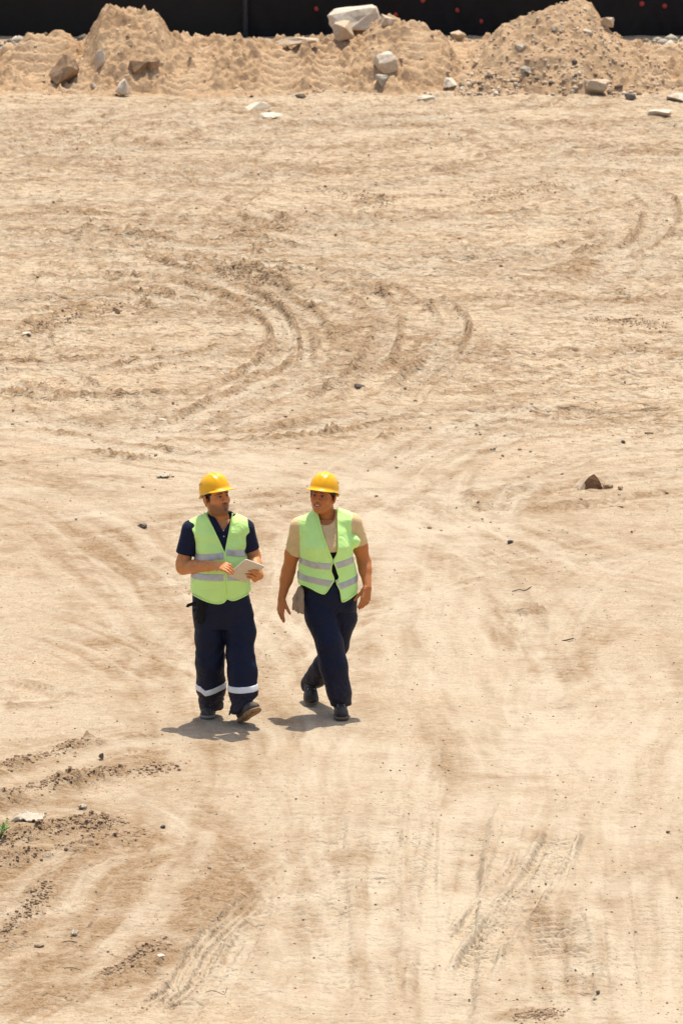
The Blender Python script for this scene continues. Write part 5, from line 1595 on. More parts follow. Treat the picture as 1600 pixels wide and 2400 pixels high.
def vest(parent, rows, caps, Yf, cut, tapes, mat, off, fold_seed, label, box, back_off=0.004):
    """open-fronted safety vest: body offset, cut at neck opening, armholes and hem"""
    Fd = Fld(*box, 0.0042)
    Fd.add(loft_fn(rows, off, 2.3))
    for a, b, ra, rb in caps: Fd.cone(a, b, ra + off, rb + off, 0.05)
    def folds(x, y, z):
        f = 0.005 * n3(x * 14 + z * 6, y * 9, z * 7, fold_seed) + 0.0035 * np.sin(z * 62 + 3 * n3(x * 9, y * 9, z * 5, fold_seed + 1) + x * 18) * smooth01(-0.1, 0.4, n3(x * 5, y * 5, z * 4, fold_seed + 2))
        return f
    Fd.displace(folds, 0.03)
    if 'bulge' in cut: cut['bulge'](Fd)
    raw = Fd.d.copy()
    xl, xr, al, ar, hem, cyv = cut['xl'], cut['xr'], cut['al'], cut['ar'], cut['hem'], cut['cy']
    X, Y, Z = Fd.grid()
    gap = np.maximum(np.maximum(xl(Z) - X, X - xr(Z)), Y - cyv)
    lim = np.maximum(np.maximum(al(Z) - X, X - ar(Z)), hem(X) - Z) + 0 * Y
    neck = cut['neck'](X, Y, Z)
    cutd = np.maximum(np.maximum(-gap, lim), -neck)
    Fd.d = np.maximum(raw, cutd).astype(np.float32)
    V, Q = Fd.mesh(); V = relax(V, Q, 2)
    o = link_mesh('safety_vest', np_mesh('safety_vest', V, Q), mat, parent)
    o['label'] = label
    for zf in tapes:
        d = np.maximum(np.maximum(np.maximum(raw - 0.0030, -(raw + 0.010)), np.abs(Z - zf(X)) - 0.0235), cutd)
        tv, tq = Fd.mesh(d.astype(np.float32))
        link_mesh('reflective_band', np_mesh('reflective_band', relax(tv, tq, 1), tq), M['reflective'], o)
    for pts in cut['pipes']:
        w = spline([P(a, b, Yf)[[0, 2]] for a, b in pts], 0.012)
        cur = np.array([(x, surf_front(V, x, z) - 0.0005, z) for x, z in w])
        for _ in range(2): cur[1:-1, 1] = (cur[:-2, 1] + cur[1:-1, 1] * 2 + cur[2:, 1]) / 4
        link_mesh('piping', np_mesh('piping', *tube(cur, 0.0052, 6)), M['piping'], o)
    return o, V

def wrinkle(seed, amp, fx, fz, extra=0):
    def fn(x, y, z):
        w = n3(x * fx, y * fx, z * fz, seed)
        q = n3(x * 10 + z * 7, y * 10, z * 26 + 6 * n3(x * 5, y * 5, z * 5, seed + 4), seed + 1)     # slanting drag lines
        return amp * w + amp * 0.9 * (1 - np.abs(q) * 2) * smooth01(-0.1, 0.6, n3(x * 6, y * 6, z * 5, seed + 2))
    return fn

# ============================================================ the man
YM = 38.86
man = tag(empty('person', (P(520, 1690, YM)[0], YM, 0)), 'man in navy polo, lime vest and yellow hard hat holding a tablet, walking', 'person')
TONE_M = (0.62, 0.255, 0.085)
m_rows = rows_px([(1205, 496, 540, 0.02, 0.07), (1222, 470, 562, 0.015, 0.095), (1245, 456, 576, 0.005, 0.118), (1290, 462, 572, -0.01, 0.135), (1352, 453, 580, -0.02, 0.152), (1395, 452, 584, -0.01, 0.150), (1425, 452, 590, 0, 0.135)], YM)
shR, shL = P(447, 1242, YM), P(576, 1238, YM)
nk = P(517, 1212, YM + 0.015)
m_caps = [(nk + (-0.03, 0, -0.02), shR + (0.015, 0, 0.005), 0.060, 0.055), (nk + (0.03, 0, -0.02), shL + (-0.012, 0, 0.005), 0.060, 0.055)]
elR, wrR = P(430, 1330, YM + 0.0), P(508, 1325, YM - 0.235)
elL, wrL = P(594, 1312, YM + 0.03), P(604, 1340, YM - 0.17)

Hc = P(507, 1163, YM - 0.02)
HR = rotz(math.radians(37)) @ roty(math.radians(-3)) @ rotx(math.radians(-6))
parts = [head(Hc, HR, True, nk + (0, 0.01, -0.03), TONE_M, man)]
# body under the clothes, arms and hands
Bf = Fld(P(395, 1390, YM)[[0, 1, 2]] * (1, 0, 1) + (0, YM - 0.50, 0), P(640, 1200, YM) * (1, 0, 1) + (0, YM + 0.2, 0), 0.0028)
Bf.chain([(shR, 0.054), (elR + (0, 0, 0.03), 0.050), (elR, 0.047)], 0.02)
Bf.chain([(elR, 0.048), (elR * 0.65 + wrR * 0.35, 0.0475), (elR * 0.25 + wrR * 0.75, 0.035), (wrR, 0.030)], 0.02)
Bf.chain([(shL, 0.052), (elL + (0, 0, 0.03), 0.047), (elL, 0.044)], 0.02)
Bf.chain([(elL, 0.046), (elL * 0.65 + wrL * 0.35, 0.045), (elL * 0.25 + wrL * 0.75, 0.034), (wrL, 0.029)], 0.02)
tA, tB, tD = P(576, 1310, YM - 0.385), P(621, 1327, YM - 0.30), P(532, 1348, YM - 0.245)
tC = tB + tD - tA
hand(Bf, wrR, P(545, 1331, YM - 0.36) - wrR, (0.15, 0.55, -0.75), -1, (0.30, 0.45, 0.55, 0.6), 0.03, 1.0, 0.2, tdir=(0.9, -0.1, 0.35))
tn = unit(np.cross(tB - tA, tD - tA)); tn = tn if tn[1] < 0 else -tn                     # towards the viewer
def on_tab(px, py, lift):
    o_ = np.array([0, 0, H]); d_ = P(px, py, 39.0) - o_
    t = ((tA + tn * lift - o_) @ tn) / (d_ @ tn)
    return o_ + d_ * t
palm = on_tab(606, 1350, -0.004)
Bf.cone(wrL, palm + (0.004, 0.02, 0), 0.029, 0.026, 0.02); Bf.cone(palm + (0.004, 0.02, 0), on_tab(597, 1358, -0.012), 0.026, 0.020, 0.02)
for (bx_, by_), (tx, ty), r in (((609, 1344), (592, 1337), 0.0098), ((605, 1349), (583, 1339), 0.0102), ((600, 1354), (577, 1346), 0.0100), ((597, 1359), (580, 1353), 0.0088)):
    b_, m_, e_ = on_tab(bx_, by_, 0.004), on_tab((bx_ * 0.5 + tx * 0.5) + 1, (by_ + ty) / 2 - 1, 0.017), on_tab(tx, ty, 0.008)
    Bf.cone(b_, m_, r * 1.08, r, 0.004); Bf.cone(m_, e_, r, r * 0.8, 0.002)
Bf.cone(palm, on_tab(600, 1335, -0.022), 0.015, 0.011, 0.008)
v_, q_ = Bf.mesh(); v_ = relax(v_, q_, 2)
t_ = np.tile(np.array(TONE_M), (len(v_), 1))
hairy = smooth01(0.15, 0.6, n3(v_[:, 0] * 260, v_[:, 1] * 260, v_[:, 2] * 260, 3)) * (v_[:, 0] < P(505, 1330, YM)[0]) * 0.45
t_ = t_ * (1 - hairy[:, None]) + np.array((0.05, 0.03, 0.02)) * hairy[:, None]
parts.append((v_, q_, t_))
Lf = Fld(P(440, 1680, YM) * (1, 0, 1) + (0, YM - 0.35, -0.0), P(620, 1215, YM) * (1, 0, 1) + (0, YM + 0.25, 0), 0.008)
Lf.add(loft_fn(m_rows, -0.02))
mR = [(P(492, 1425, YM), 0.118), (P(493, 1494, YM), 0.107), (P(492, 1552, YM - 0.01), 0.0965), (P(495, 1607, YM + 0.05), 0.098), (P(496, 1650, YM + 0.10), 0.080)]
mL = [(P(548, 1425, YM), 0.118), (P(562, 1482, YM - 0.03), 0.110), (P(563, 1531, YM - 0.09), 0.094), (P(568, 1576, YM - 0.12), 0.102), (P(570, 1620, YM - 0.15), 0.097), (P(575, 1654, YM - 0.16), 0.092)]
for ch in (mR, mL): Lf.chain([(p, r * 0.62) for p, r in ch], 0.03)
v_, q_ = Lf.mesh(); parts.append((v_, q_, np.tile(np.array(TONE_M), (len(v_), 1))))
V, Q, T = joinVQ(parts)
bme = np_mesh('body', V, Q); set_attr(bme, 'tint', T)
link_mesh('body', bme, M['skin'], man)
helmet(Hc + HR @ np.array([0, 0.010, 0.044]), HR @ rotx(math.radians(-11)), man, 1, 'yellow hard hat with peak and side slots')

# polo shirt with collar
Pf = Fld(P(400, 1410, YM) * (1, 0, 1) + (0, YM - 0.22, 0), P(615, 1192, YM) * (1, 0, 1) + (0, YM + 0.2, 0), 0.0042)
Pf.add(loft_fn(m_rows, 0.0, 2.3))
for a, b, ra, rb in m_caps: Pf.cone(a, b, ra, rb, 0.05)
hmR, hmL = P(434, 1298, YM + 0.0), P(589, 1288, YM + 0.02)
Pf.cone(shR, hmR, 0.066, 0.068, 0.035, end='b'); Pf.cone(shL, hmL, 0.062, 0.060, 0.035, end='b')
Pf.displace(wrinkle(5, 0.004, 16, 9))
vz = line_fn([(488, 1205), (524, 1234)], YM - 0.12)
nA = R_ = None
ncx, ncz = nk[0] + 0.012, nk[2]
Pf.cut(lambda X, Y, Z: -(np.maximum(np.maximum(np.abs(X - ncx - 0.01) - np.maximum((Z - (ncz - 0.085)), 0) * 0.62, Y - YM - 0.0), -(Z - (ncz - 0.085)))))
po = fld_obj('polo_shirt', Pf, M['navy_polo'], man)
po['label'] = 'navy polo shirt with short sleeves'
Cf = Fld(nk + (-0.15, -0.19, -0.14), nk + (0.15, 0.14, 0.08), 0.003)
def collar(X, Y, Z):
    z = Z - (ncz - 0.02)
    r = 0.082 + 0.022 * np.clip(-z / 0.05, -0.6, 1.6)
    cy = YM + 0.012 + np.clip(-z, -0.05, 0.12) * (-0.25)
    d = np.abs(np.sqrt(((X - ncx) / 1.0) ** 2 + ((Y - cy) / 1.08) ** 2) - r) - 0.0045
    fr = np.clip((YM + 0.03 - Y) / 0.1, 0, 1)
    d = np.maximum(d, np.maximum(z - 0.040 + 0.055 * fr, -(z + 0.012 + 0.052 * fr ** 1.2)))
    return np.maximum(d, -np.maximum(np.abs(X - ncx - 0.01) - 0.012 - np.maximum(z + 0.05, 0) * 0.42, Y - YM))
Cf.add(collar)
fld_obj('collar', Cf, M['navy_polo'], po, it=1)
bt = [P(524, 1243, YM - 0.1), P(525, 1256, YM - 0.1)]
pv = np.array([v.co[:] for v in po.data.vertices])
for p in bt:
    bm = bmesh.new(); bmesh.ops.create_icosphere(bm, subdivisions=2, radius=0.005)
    yy = surf_front(pv, p[0], p[2])
    for v in bm.verts: v.co = Vector((v.co.x + p[0], v.co.y * 0.4 + yy, v.co.z + p[2]))
    me = bpy.data.meshes.new('button'); bm.to_mesh(me); bm.free()
    link_mesh('button', me, M['strap'], po)

YF = YM - 0.15
def neck_cut(nx, nz, ny, rx, ry):
    return lambda X, Y, Z: np.maximum(np.sqrt(((X - nx) / rx) ** 2 + ((Y - ny) / ry) ** 2) - 1, (nz - 0.075) - Z) * 0.08
mv_l = [(462, 1150), (480, 1205), (500, 1240), (522, 1288), (530, 1302), (531, 1345), (535, 1404), (535, 1430)]
mv_r = [(562, 1150), (544, 1205), (537, 1250), (529, 1285), (524, 1302), (525, 1345), (528, 1402), (530, 1430)]
mcut = dict(xl=line_fn(mv_l, YF), xr=line_fn(mv_r, YF), cy=YM,
            al=line_fn([(445, 1190), (441, 1222), (455, 1250), (459, 1275), (459, 1292), (440, 1315), (420, 1340), (420, 1430)], YM - 0.05),
            ar=line_fn([(575, 1190), (578, 1212), (586, 1245), (584, 1262), (573, 1292), (584, 1312), (610, 1340), (610, 1430)], YM - 0.05),
            hem=line_fn([(440, 1390), (455, 1396), (480, 1407), (500, 1413), (514, 1414), (525, 1411), (532, 1402), (540, 1406), (550, 1407), (565, 1402), (583, 1394), (600, 1390)], YF, 'x'),
            neck=neck_cut(ncx, ncz, YM + 0.015, 0.098, 0.10),
            pipes=[[(478, 1210), (500, 1243), (522, 1288), (526, 1302), (526, 1345), (527, 1380), (532, 1401)], [(545, 1208), (537, 1250), (530, 1285), (528.5, 1302), (530, 1345), (534, 1375), (533, 1401)],
                   [(452, 1396), (480, 1407), (500, 1412.5), (514, 1413.5), (525, 1410), (532, 1402), (540, 1405), (550, 1406), (565, 1401), (582, 1394)]])
tz1 = line_fn([(440, 1312), (455, 1310), (525, 1302), (530, 1294), (573, 1301), (600, 1306)], YF, 'x')
tz2 = line_fn([(440, 1352), (527, 1352), (600, 1354)], YF, 'x')
vo, vV = vest(man, m_rows, m_caps, YF, mcut, [tz1, tz2], M['hivis'], 0.014, 12, 'lime green safety vest with two grey reflective bands, closed at the front',
              (P(425, 1425, YM) * (1, 0, 1) + (0, YM - 0.24, 0), P(605, 1190, YM) * (1, 0, 1) + (0, YM + 0.24, 0)))

# trousers
Tf = Fld(P(435, 1700, YM) * (1, 0, 1) + (0, YM - 0.36, 0), P(625, 1375, YM) * (1, 0, 1) + (0, YM + 0.26, 0), 0.0048)
Tf.add(loft_fn(rows_px([(1380, 454, 582, -0.01, 0.145), (1400, 451, 584, -0.005, 0.145), (1440, 453, 594, 0, 0.140), (1470, 456, 596, 0, 0.125)], YM), 0, 2.3))
for ch, k in ((mR, 0.03), (mL, 0.03)):
    F2 = Tf.like()
    F2.chain(ch, 0.03)
    Tf.d = np.minimum(Tf.d, F2.d) - np.maximum(0.012 - np.abs(Tf.d - F2.d), 0) ** 2 / 0.048
Tf.cone(P(575, 1650, YM - 0.15), P(562, 1674, YM - 0.08), 0.085, 0.072, 0.03)
hemR, hemL = P(495, 1664, YM + 0.08), P(580, 1655, YM - 0.18)
def mhem(X, Y, Z):
    sp = P(531, 1600, YM)[0]
    zr = hemR[2] + 0.25 * (X - hemR[0]) * -0.1
    zl = hemL[2] - 0.75 * (hemL[0] - X) + 0.02
    return np.where(X < sp, zr, np.maximum(zl, 0.015)) - Z + 0 * Y
Tf.cut(mhem)
mw = wrinkle(31, 0.005, 11, 8)
zk, zh = P(520, 1535, YM)[2], P(520, 1640, YM)[2]
def man_folds(x, y, z):
    kn = np.exp(-((z - zk) / 0.05) ** 2) + 1.2 * smooth01(zh + 0.06, zh - 0.04, z)
    return mw(x, y, z) + 0.006 * kn * (1 - 2 * np.abs(n3(x * 9 + z * 12, y * 9, z * 34 + 4 * n3(x * 7, y * 7, z * 7, 9), 8)))
Tf.displace(man_folds)
to = fld_obj('trousers', Tf, M['navy'], man)
to['label'] = 'loose navy work trousers with a white band below each knee'
Xg, Yg, Zg = Tf.grid()
split = P(531, 1600, YM)[0]
bR = line_fn([(440, 1612), (470, 1618), (481, 1627), (495, 1623), (532, 1609), (540, 1608)], YM - 0.06, 'x')
bL = line_fn([(520, 1618), (540, 1617), (575, 1616), (604, 1614), (620, 1613)], YM - 0.22, 'x')
for fnz, side_ in ((bR, Xg < split), (bL, Xg >= split)):
    d = np.maximum(np.maximum(np.maximum(Tf.d - 0.003, -(Tf.d + 0.011)), np.abs(Zg - fnz(Xg)) - 0.022), np.where(side_, -1.0, 1.0))
    tv, tq = Tf.mesh(d.astype(np.float32))
    link_mesh('reflective_band', np_mesh('reflective_band', relax(tv, tq, 1), tq), M['reflective_white'], to)

gR = G(491, 1687)
shoe((gR[0], gR[1] + 0.28, gz(gR[0], gR[1]) + 0.004), math.radians(-4), 0.0, man, M['dusty_leather'], M['sole_grey'], label='dusty charcoal shoe flat on the ground')
gL = G(571, 1696)
shoe((gL[0] - 0.012, gL[1] + 0.03, gz(gL[0], gL[1]) + 0.006), math.radians(27), math.radians(-27), man, M['dusty_leather'], M['sole_tan'], roll=math.radians(-6), label='shoe with toe lifted, showing its tan sole')

# tablet in his hands
def tablet():
    u, v = tB - tA, tD - tA
    r = 0.10
    out = []
    for cx, cy, a0 in ((1, 1, 0), (0, 1, 90), (0, 0, 180), (1, 0, 270)):
        for t in range(0, 91, 18):
            a = math.radians(a0 + t)
            out.append((cx + (-r if cx else r) + r * math.cos(a), cy + (-r * 0.72 if cy else r * 0.72) + r * 0.72 * math.sin(a)))
    loops = []
    for dd, ins in ((0.004, 0.985), (0.0028, 1.0), (-0.0028, 1.0), (-0.004, 0.985)):
        loops.append([tA + u * (0.5 + (a - 0.5) * ins) + v * (0.5 + (b - 0.5) * ins) + tn * dd for a, b in out])
    n = len(out)
    o = empty('tablet', tuple((tA + tC) / 2))
    def part(name, a, b, mat, cap):
        W = np.array(loops[a] + loops[b])
        Qs = [(i, (i + 1) % n, n + (i + 1) % n, n + i) for i in range(n)]
        bm = bmesh.new()
        vs = [bm.verts.new(p) for p in W]
        for q in Qs: bm.faces.new([vs[k] for k in q])
        if cap: bm.faces.new(vs[:n] if cap == 1 else vs[n:])
        bmesh.ops.recalc_face_normals(bm, faces=bm.faces[:])
        me = bpy.data.meshes.new(name); bm.to_mesh(me); bm.free()
        link_mesh(name, me, mat, o, smooth=False)
    part('back_cover', 0, 1, M['tablet'], 1); part('edge_frame', 1, 2, M['tablet_edge'], 0); part('screen', 2, 3, M['screen'], 2)
    return tag(o, 'beige-backed tablet held in front of the man with both hands', 'tablet')
tablet()

def glove(Fd, wrist, fdir, n, th, sc, curls, spread=0.05):
    hand(Fd, wrist, fdir, n, th, curls, spread, sc, 0.2, k=0.01)
    f = unit(fdir)
    Fd.cone(np.array(wrist) - f * 0.07 * sc, np.array(wrist) + f * 0.03, 0.034 * sc, 0.036 * sc, 0.02)
# black gloves stuffed in his right pocket
gp = P(470, 1416, YM - 0.11)
Gf = Fld(gp + (-0.16, -0.12, -0.20), gp + (0.14, 0.12, 0.12), 0.004)
glove(Gf, gp + (0.0, 0.0, -0.005), (-0.95, 0.25, 0.10), (0, -0.6, -0.8), -1, 0.62, (0.35, 0.4, 0.45, 0.5), 0.07)
glove(Gf, gp + (0.0, -0.015, -0.02), (-0.10, 0.05, -1), (0.1, 1, 0.0), 1, 0.72, (0.15, 0.2, 0.15, 0.2), 0.01)
Gf.displace(lambda x, y, z: 0.003 * n3(x * 40, y * 40, z * 40, 3))
tag(fld_obj('work_gloves', Gf, M['glove_black'], None), 'black work gloves stuffed in the man\'s trouser pocket', 'gloves')

# ============================================================ the woman
YW = 39.10
wom = tag(empty('person', (P(770, 1680, YW)[0], YW, 0)), 'woman in beige tee, open lime vest and yellow hard hat, mid-stride, arms down', 'person')
TONE_W = (0.52, 0.18, 0.052)
w_rows = rows_px([(1200, 742, 784, 0.02, 0.06), (1216, 722, 806, 0.015, 0.088), (1238, 708, 820, 0.0, 0.112), (1275, 707, 821, -0.025, 0.140), (1310, 709, 824, -0.012, 0.128), (1345, 704, 830, -0.005, 0.130), (1375, 702, 834, 0.0, 0.135), (1400, 702, 835, 0.0, 0.138)], YW)
shR, shL = P(700, 1234, YW), P(828, 1224, YW)
nk = P(764, 1207, YW + 0.012)
w_caps = [(nk + (-0.03, 0, -0.02), shR + (0.02, 0, 0.004), 0.054, 0.050), (nk + (0.03, 0, -0.02), shL + (-0.02, 0, 0.004), 0.054, 0.050)]
elR, wrR = P(676, 1338, YW + 0.05), P(660, 1403, YW + 0.0)
elL, wrL = P(853, 1318, YW + 0.06), P(861, 1377, YW - 0.06)
Hc = P(757, 1161, YW - 0.02)
HR = rotz(math.radians(-22)) @ roty(math.radians(3)) @ rotx(math.radians(-5))
parts = [head(Hc, HR, False, nk + (0, 0.01, -0.03), TONE_W, wom)]
Bf = Fld(P(620, 1475, YW) * (1, 0, 1) + (0, YW - 0.24, 0), P(715, 1210, YW) * (1, 0, 1) + (0, YW + 0.16, 0), 0.0028)
Bf.chain([(shR, 0.052), (shR * 0.4 + elR * 0.6, 0.051), (elR, 0.044)], 0.03)
Bf.chain([(elR, 0.044), (elR * 0.7 + wrR * 0.3, 0.041), (wrR, 0.027)], 0.03)
hand(Bf, wrR, P(656, 1450, YW - 0.03) - wrR, (0.75, 0.45, 0), 1, (0.18, 0.25, 0.32, 0.4), 0.02, 0.98, 0.25, tdir=(0.45, -0.55, -0.8))
v_, q_ = Bf.mesh(); parts.append((relax(v_, q_, 2), q_, np.tile(np.array(TONE_W), (len(v_), 1))))
Bf = Fld(P(800, 1450, YW) * (1, 0, 1) + (0, YW - 0.28, 0), P(900, 1205, YW) * (1, 0, 1) + (0, YW + 0.16, 0), 0.0028)
Bf.chain([(shL, 0.052), (shL * 0.4 + elL * 0.6, 0.052), (elL, 0.044)], 0.03)
Bf.chain([(elL, 0.044), (elL * 0.7 + wrL * 0.3, 0.041), (wrL, 0.028)], 0.03)
hand(Bf, wrL, P(853, 1424, YW - 0.12) - wrL, (-0.55, 0.75, 0.0), -1, (0.28, 0.36, 0.45, 0.5), 0.02, 0.98, 0.25, tdir=(-0.7, -0.15, -0.75))
v_, q_ = Bf.mesh(); parts.append((relax(v_, q_, 2), q_, np.tile(np.array(TONE_W), (len(v_), 1))))
wR = [(P(744, 1398, YW), 0.126), (P(753, 1442, YW - 0.05), 0.113), (P(771, 1507, YW - 0.13), 0.094), (P(782, 1562, YW - 0.14), 0.094), (P(794, 1621, YW - 0.13), 0.080), (P(800, 1654, YW - 0.12), 0.070)]
wL = [(P(800, 1398, YW + 0.01), 0.112), (P(802, 1450, YW + 0.03), 0.098), (P(787, 1512, YW + 0.06), 0.084), (P(757, 1565, YW + 0.20), 0.076), (P(728, 1603, YW + 0.36), 0.074)]
Lf = Fld(P(690, 1680, YW) * (1, 0, 1) + (0, YW - 0.3, 0), P(845, 1215, YW) * (1, 0, 1) + (0, YW + 0.5, 0), 0.008)
Lf.add(loft_fn(w_rows, -0.02))
for ch in (wR, wL): Lf.chain([(p, r * 0.62) for p, r in ch], 0.03)
v_, q_ = Lf.mesh(); parts.append((v_, q_, np.tile(np.array(TONE_W), (len(v_), 1))))
V, Q, T = joinVQ(parts)
bme = np_mesh('body', V, Q); set_attr(bme, 'tint', T)
link_mesh('body', bme, M['skin'], wom)
helmet(Hc + HR @ np.array([0, 0.010, 0.044]), HR @ rotx(math.radians(-10)), wom, -1, 'yellow hard hat with dark hair showing under its rim')

Pf = Fld(P(655, 1320, YW) * (1, 0, 1) + (0, YW - 0.22, 0), P(875, 1190, YW) * (1, 0, 1) + (0, YW + 0.2, 0), 0.0042)
Pf.add(loft_fn(w_rows, 0.0, 2.3))
for a, b, ra, rb in w_caps: Pf.cone(a, b, ra, rb, 0.05)
hmR, hmL = P(688, 1296, YW + 0.03), P(845, 1274, YW + 0.03)
Pf.cone(shR, hmR, 0.062, 0.062, 0.04, end='b'); Pf.cone(shL, hmL, 0.060, 0.060, 0.04, end='b')
Pf.displace(wrinkle(55, 0.004, 16, 9))
zb = P(770, 1294, YW - 0.14)[2]
cxw = P(769, 1294, YW)[0]
Pf.cut(lambda X, Y, Z: np.where(np.abs(X - cxw) < 0.155, zb, 0) - Z + 0 * Y)
Pf.ell((nk[0] - 0.004, YW - 0.06, nk[2] + 0.030), (0.078, 0.12, 0.088), 0.006, True)
po = fld_obj('tee_shirt', Pf, M['beige'], wom)
po['label'] = 'beige crew-neck tee with short sleeves'
Uf = Fld(P(690, 1410, YW) * (1, 0, 1) + (0, YW - 0.2, 0), P(850, 1285, YW) * (1, 0, 1) + (0, YW + 0.2, 0), 0.005)
Uf.add(loft_fn(w_rows, -0.004, 2.3))
Uf.displace(wrinkle(66, 0.003, 12, 9))
zt = P(770, 1288, YW - 0.13)[2]
Uf.cut(lambda X, Y, Z: Z - zt + 0 * X + 0 * Y)
fld_obj('undershirt', Uf, M['black_cloth'], wom)['label'] = 'black high waist showing between the vest fronts'

YF = YW - 0.15
wv_l = [(690, 1150), (733, 1192), (744, 1212), (755, 1252), (770, 1288), (780, 1314), (778, 1325), (777, 1340), (783, 1358), (777, 1370), (760, 1391), (750, 1400), (745, 1440)]
wv_r = [(840, 1150), (792, 1195), (791, 1230), (792, 1280), (788, 1300), (781.5, 1314), (786, 1328), (791, 1345), (794, 1354), (788, 1366), (796, 1385), (800, 1412), (803, 1440)]
def wbulge(Fd):
    q = P(838, 1268, YW - 0.06)
    Fd.ell(q + (-0.012, 0, 0), (0.030, 0.05, 0.045), 0.04)
    Fd.ell(P(735, 1285, YW - 0.13), (0.05, 0.03, 0.045), 0.04)
wcut = dict(xl=line_fn(wv_l, YF), xr=line_fn(wv_r, YF), cy=YW, bulge=wbulge,
            al=line_fn([(697, 1180), (698, 1212), (701, 1240), (702, 1270), (703, 1300), (699, 1320), (680, 1345), (680, 1440)], YW - 0.05),
            ar=line_fn([(830, 1180), (830, 1202), (828, 1235), (836, 1254), (845, 1266), (842, 1276), (830, 1290), (826, 1305), (830, 1320), (850, 1345), (850, 1440)], YW - 0.05),
            hem=line_fn([(685, 1373), (700, 1373), (712, 1373), (730, 1380), (745, 1388), (757, 1392), (768, 1388), (780, 1370), (787, 1370), (796, 1400), (802, 1411), (815, 1407), (838, 1394), (855, 1392)], YF, 'x'),
            neck=neck_cut(nk[0], nk[2], YW + 0.02, 0.088, 0.095),
            pipes=[[(735, 1197), (744, 1212), (755, 1252), (769, 1288), (779, 1314), (776, 1327), (776, 1340), (782, 1358), (776, 1370), (764, 1388), (757, 1391.5), (745, 1387.5), (730, 1380), (712, 1373), (700, 1372)],
                   [(791, 1200), (791.5, 1230), (792.5, 1280), (789, 1300), (782, 1314), (787, 1328), (792, 1345), (795, 1354), (789, 1366), (797, 1385), (801, 1408), (804, 1411), (815, 1406.5), (837, 1394)]])
tz1 = line_fn([(690, 1316), (706, 1319), (740, 1326), (776, 1328), (786, 1327), (826, 1316), (850, 1310)], YF, 'x')
tz2 = line_fn([(690, 1352), (702, 1355), (740, 1362), (778, 1369), (794, 1376), (838, 1362), (850, 1358)], YF, 'x')
vo, vV = vest(wom, w_rows, w_caps, YF, wcut, [tz1, tz2], M['hivis2'], 0.016, 32, 'lime green safety vest hanging open in a V with two grey reflective bands',
              (P(675, 1440, YW) * (1, 0, 1) + (0, YW - 0.24, 0), P(860, 1180, YW) * (1, 0, 1) + (0, YW + 0.24, 0)))
for px, py, w in ((781, 1314.5, 0.010), (789, 1362, 0.022)):
    q = P(px, py, YF)
    yy = surf_front(vV, q[0], q[2], 0.03)
    bm = bmesh.new(); bmesh.ops.create_cube(bm, size=1); bmesh.ops.bevel(bm, geom=bm.edges[:], offset=0.15, segments=2, affect='EDGES')
    for v in bm.verts: v.co = Vector((v.co.x * w + q[0], v.co.y * 0.008 + yy, v.co.z * 0.018 + q[2]))
    me = bpy.data.meshes.new('fastener'); bm.to_mesh(me); bm.free()
    link_mesh('fastener', me, M['strap'], vo)

Tf = Fld(P(690, 1690, YW) * (1, 0, 1) + (0, YW - 0.32, 0), P(850, 1335, YW) * (1, 0, 1) + (0, YW + 0.52, 0), 0.0048)
Tf.add(loft_fn(rows_px([(1345, 708, 828, 0, 0.125), (1375, 704, 833, 0.0, 0.135), (1400, 704, 835, 0.0, 0.14), (1430, 712, 834, 0.0, 0.128)], YW), 0, 2.3))
for ch in (wR, wL):
    F2 = Tf.like()
    F2.chain(ch, 0.03)
    Tf.d = np.minimum(Tf.d, F2.d) - np.maximum(0.012 - np.abs(Tf.d - F2.d), 0) ** 2 / 0.048
hz1, hz2 = P(800, 1651, YW - 0.12)[2], P(728, 1612, YW + 0.36)[2]
Tf.cut(lambda X, Y, Z: np.where(Y < YW + 0.12, hz1 + 0.06 * (X - 0), hz2 + 0.25 * (P(745, 1608, YW + 0.36)[0] - X) * -1 - 0.3 * (Y - YW - 0.36)) - Z)
ww_ = wrinkle(81, 0.0045, 11, 8)
zk, zh = P(770, 1520, YW)[2], P(795, 1640, YW)[2]
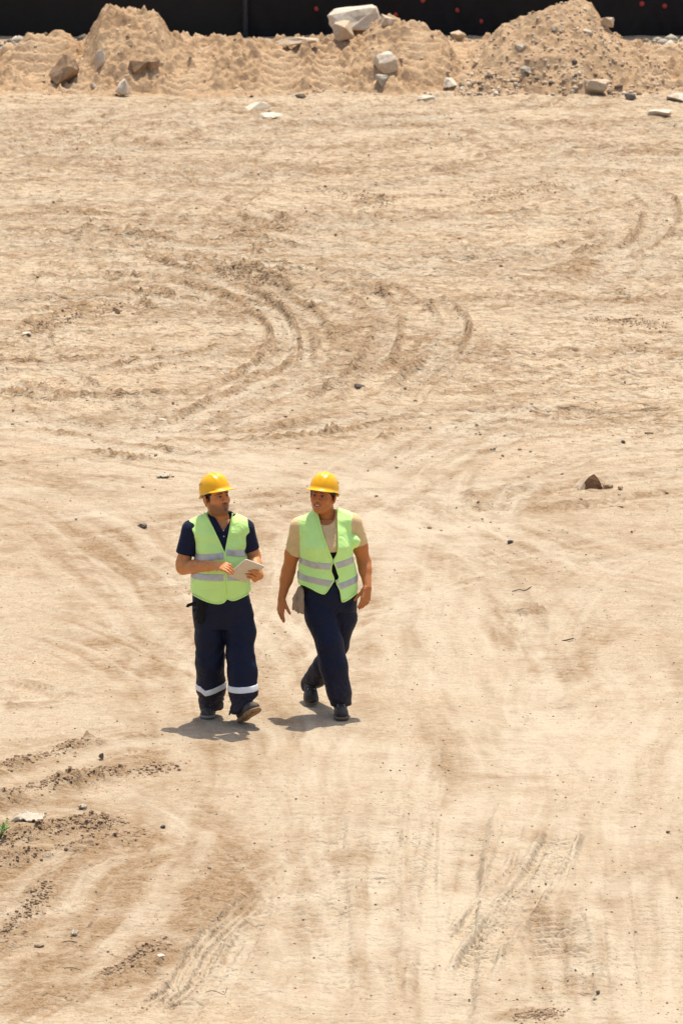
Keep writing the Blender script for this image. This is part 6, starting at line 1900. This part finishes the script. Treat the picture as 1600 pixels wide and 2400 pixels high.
def wom_folds(x, y, z):
    kn = 0.6 * np.exp(-((z - zk) / 0.05) ** 2) + 1.1 * smooth01(zh + 0.05, zh - 0.05, z)
    return ww_(x, y, z) + 0.005 * kn * (1 - 2 * np.abs(n3(x * 9 - z * 12, y * 9, z * 34 + 4 * n3(x * 7, y * 7, z * 7, 9), 18)))
Tf.displace(wom_folds)
fld_obj('trousers', Tf, M['navy'], wom)['label'] = 'plain dark navy work trousers'
gF, gB = G(796, 1690), G(727, 1657)
shoe((gF[0] + 0.0, gF[1] + 0.27, gz(gF[0], gF[1]) + 0.005), math.radians(3), 0.0, wom, M['leather'], M['sole_dark'], True, label='black laced work boot, foot forward')
pb = math.radians(24)
by = gB[1] + 0.285 * math.cos(pb)
shoe((gB[0] - 0.012, by, gz(gB[0], gB[1]) + 0.285 * math.sin(pb) + 0.002), math.radians(5), pb, wom, M['leather'], M['sole_dark'], True, label='black laced work boot, trailing with lifted heel', shank=P(757, 1565, YW + 0.20) - P(728, 1615, YW + 0.34))

gp = P(706, 1380, YW - 0.06)
Gf = Fld(gp + (-0.16, -0.14, -0.26), gp + (0.12, 0.12, 0.08), 0.004)
for (ax_, ay_), (cx_, cy_), r0_, r1_, dy_ in (((704, 1380), (694, 1404), 0.020, 0.027, -0.07), ((694, 1404), (687, 1428), 0.021, 0.011, -0.08), ((697, 1404), (693, 1431), 0.017, 0.009, -0.085), ((698, 1406), (698, 1436), 0.012, 0.007, -0.08),
        ((692, 1396), (688, 1408), 0.013, 0.009, -0.10), ((706, 1386), (704, 1412), 0.020, 0.027, -0.10), ((704, 1412), (703, 1434), 0.018, 0.011, -0.10), ((707, 1412), (709, 1436), 0.018, 0.011, -0.10)):
    Gf.cone(P(ax_, ay_, YW + dy_), P(cx_, cy_, YW + dy_), r0_, r1_, 0.006)
Gf.displace(lambda x, y, z: 0.003 * n3(x * 40, y * 40, z * 40, 3))
tag(fld_obj('work_gloves', Gf, M['glove_beige'], None), 'pair of beige work gloves hanging from the woman\'s hip pocket', 'gloves')
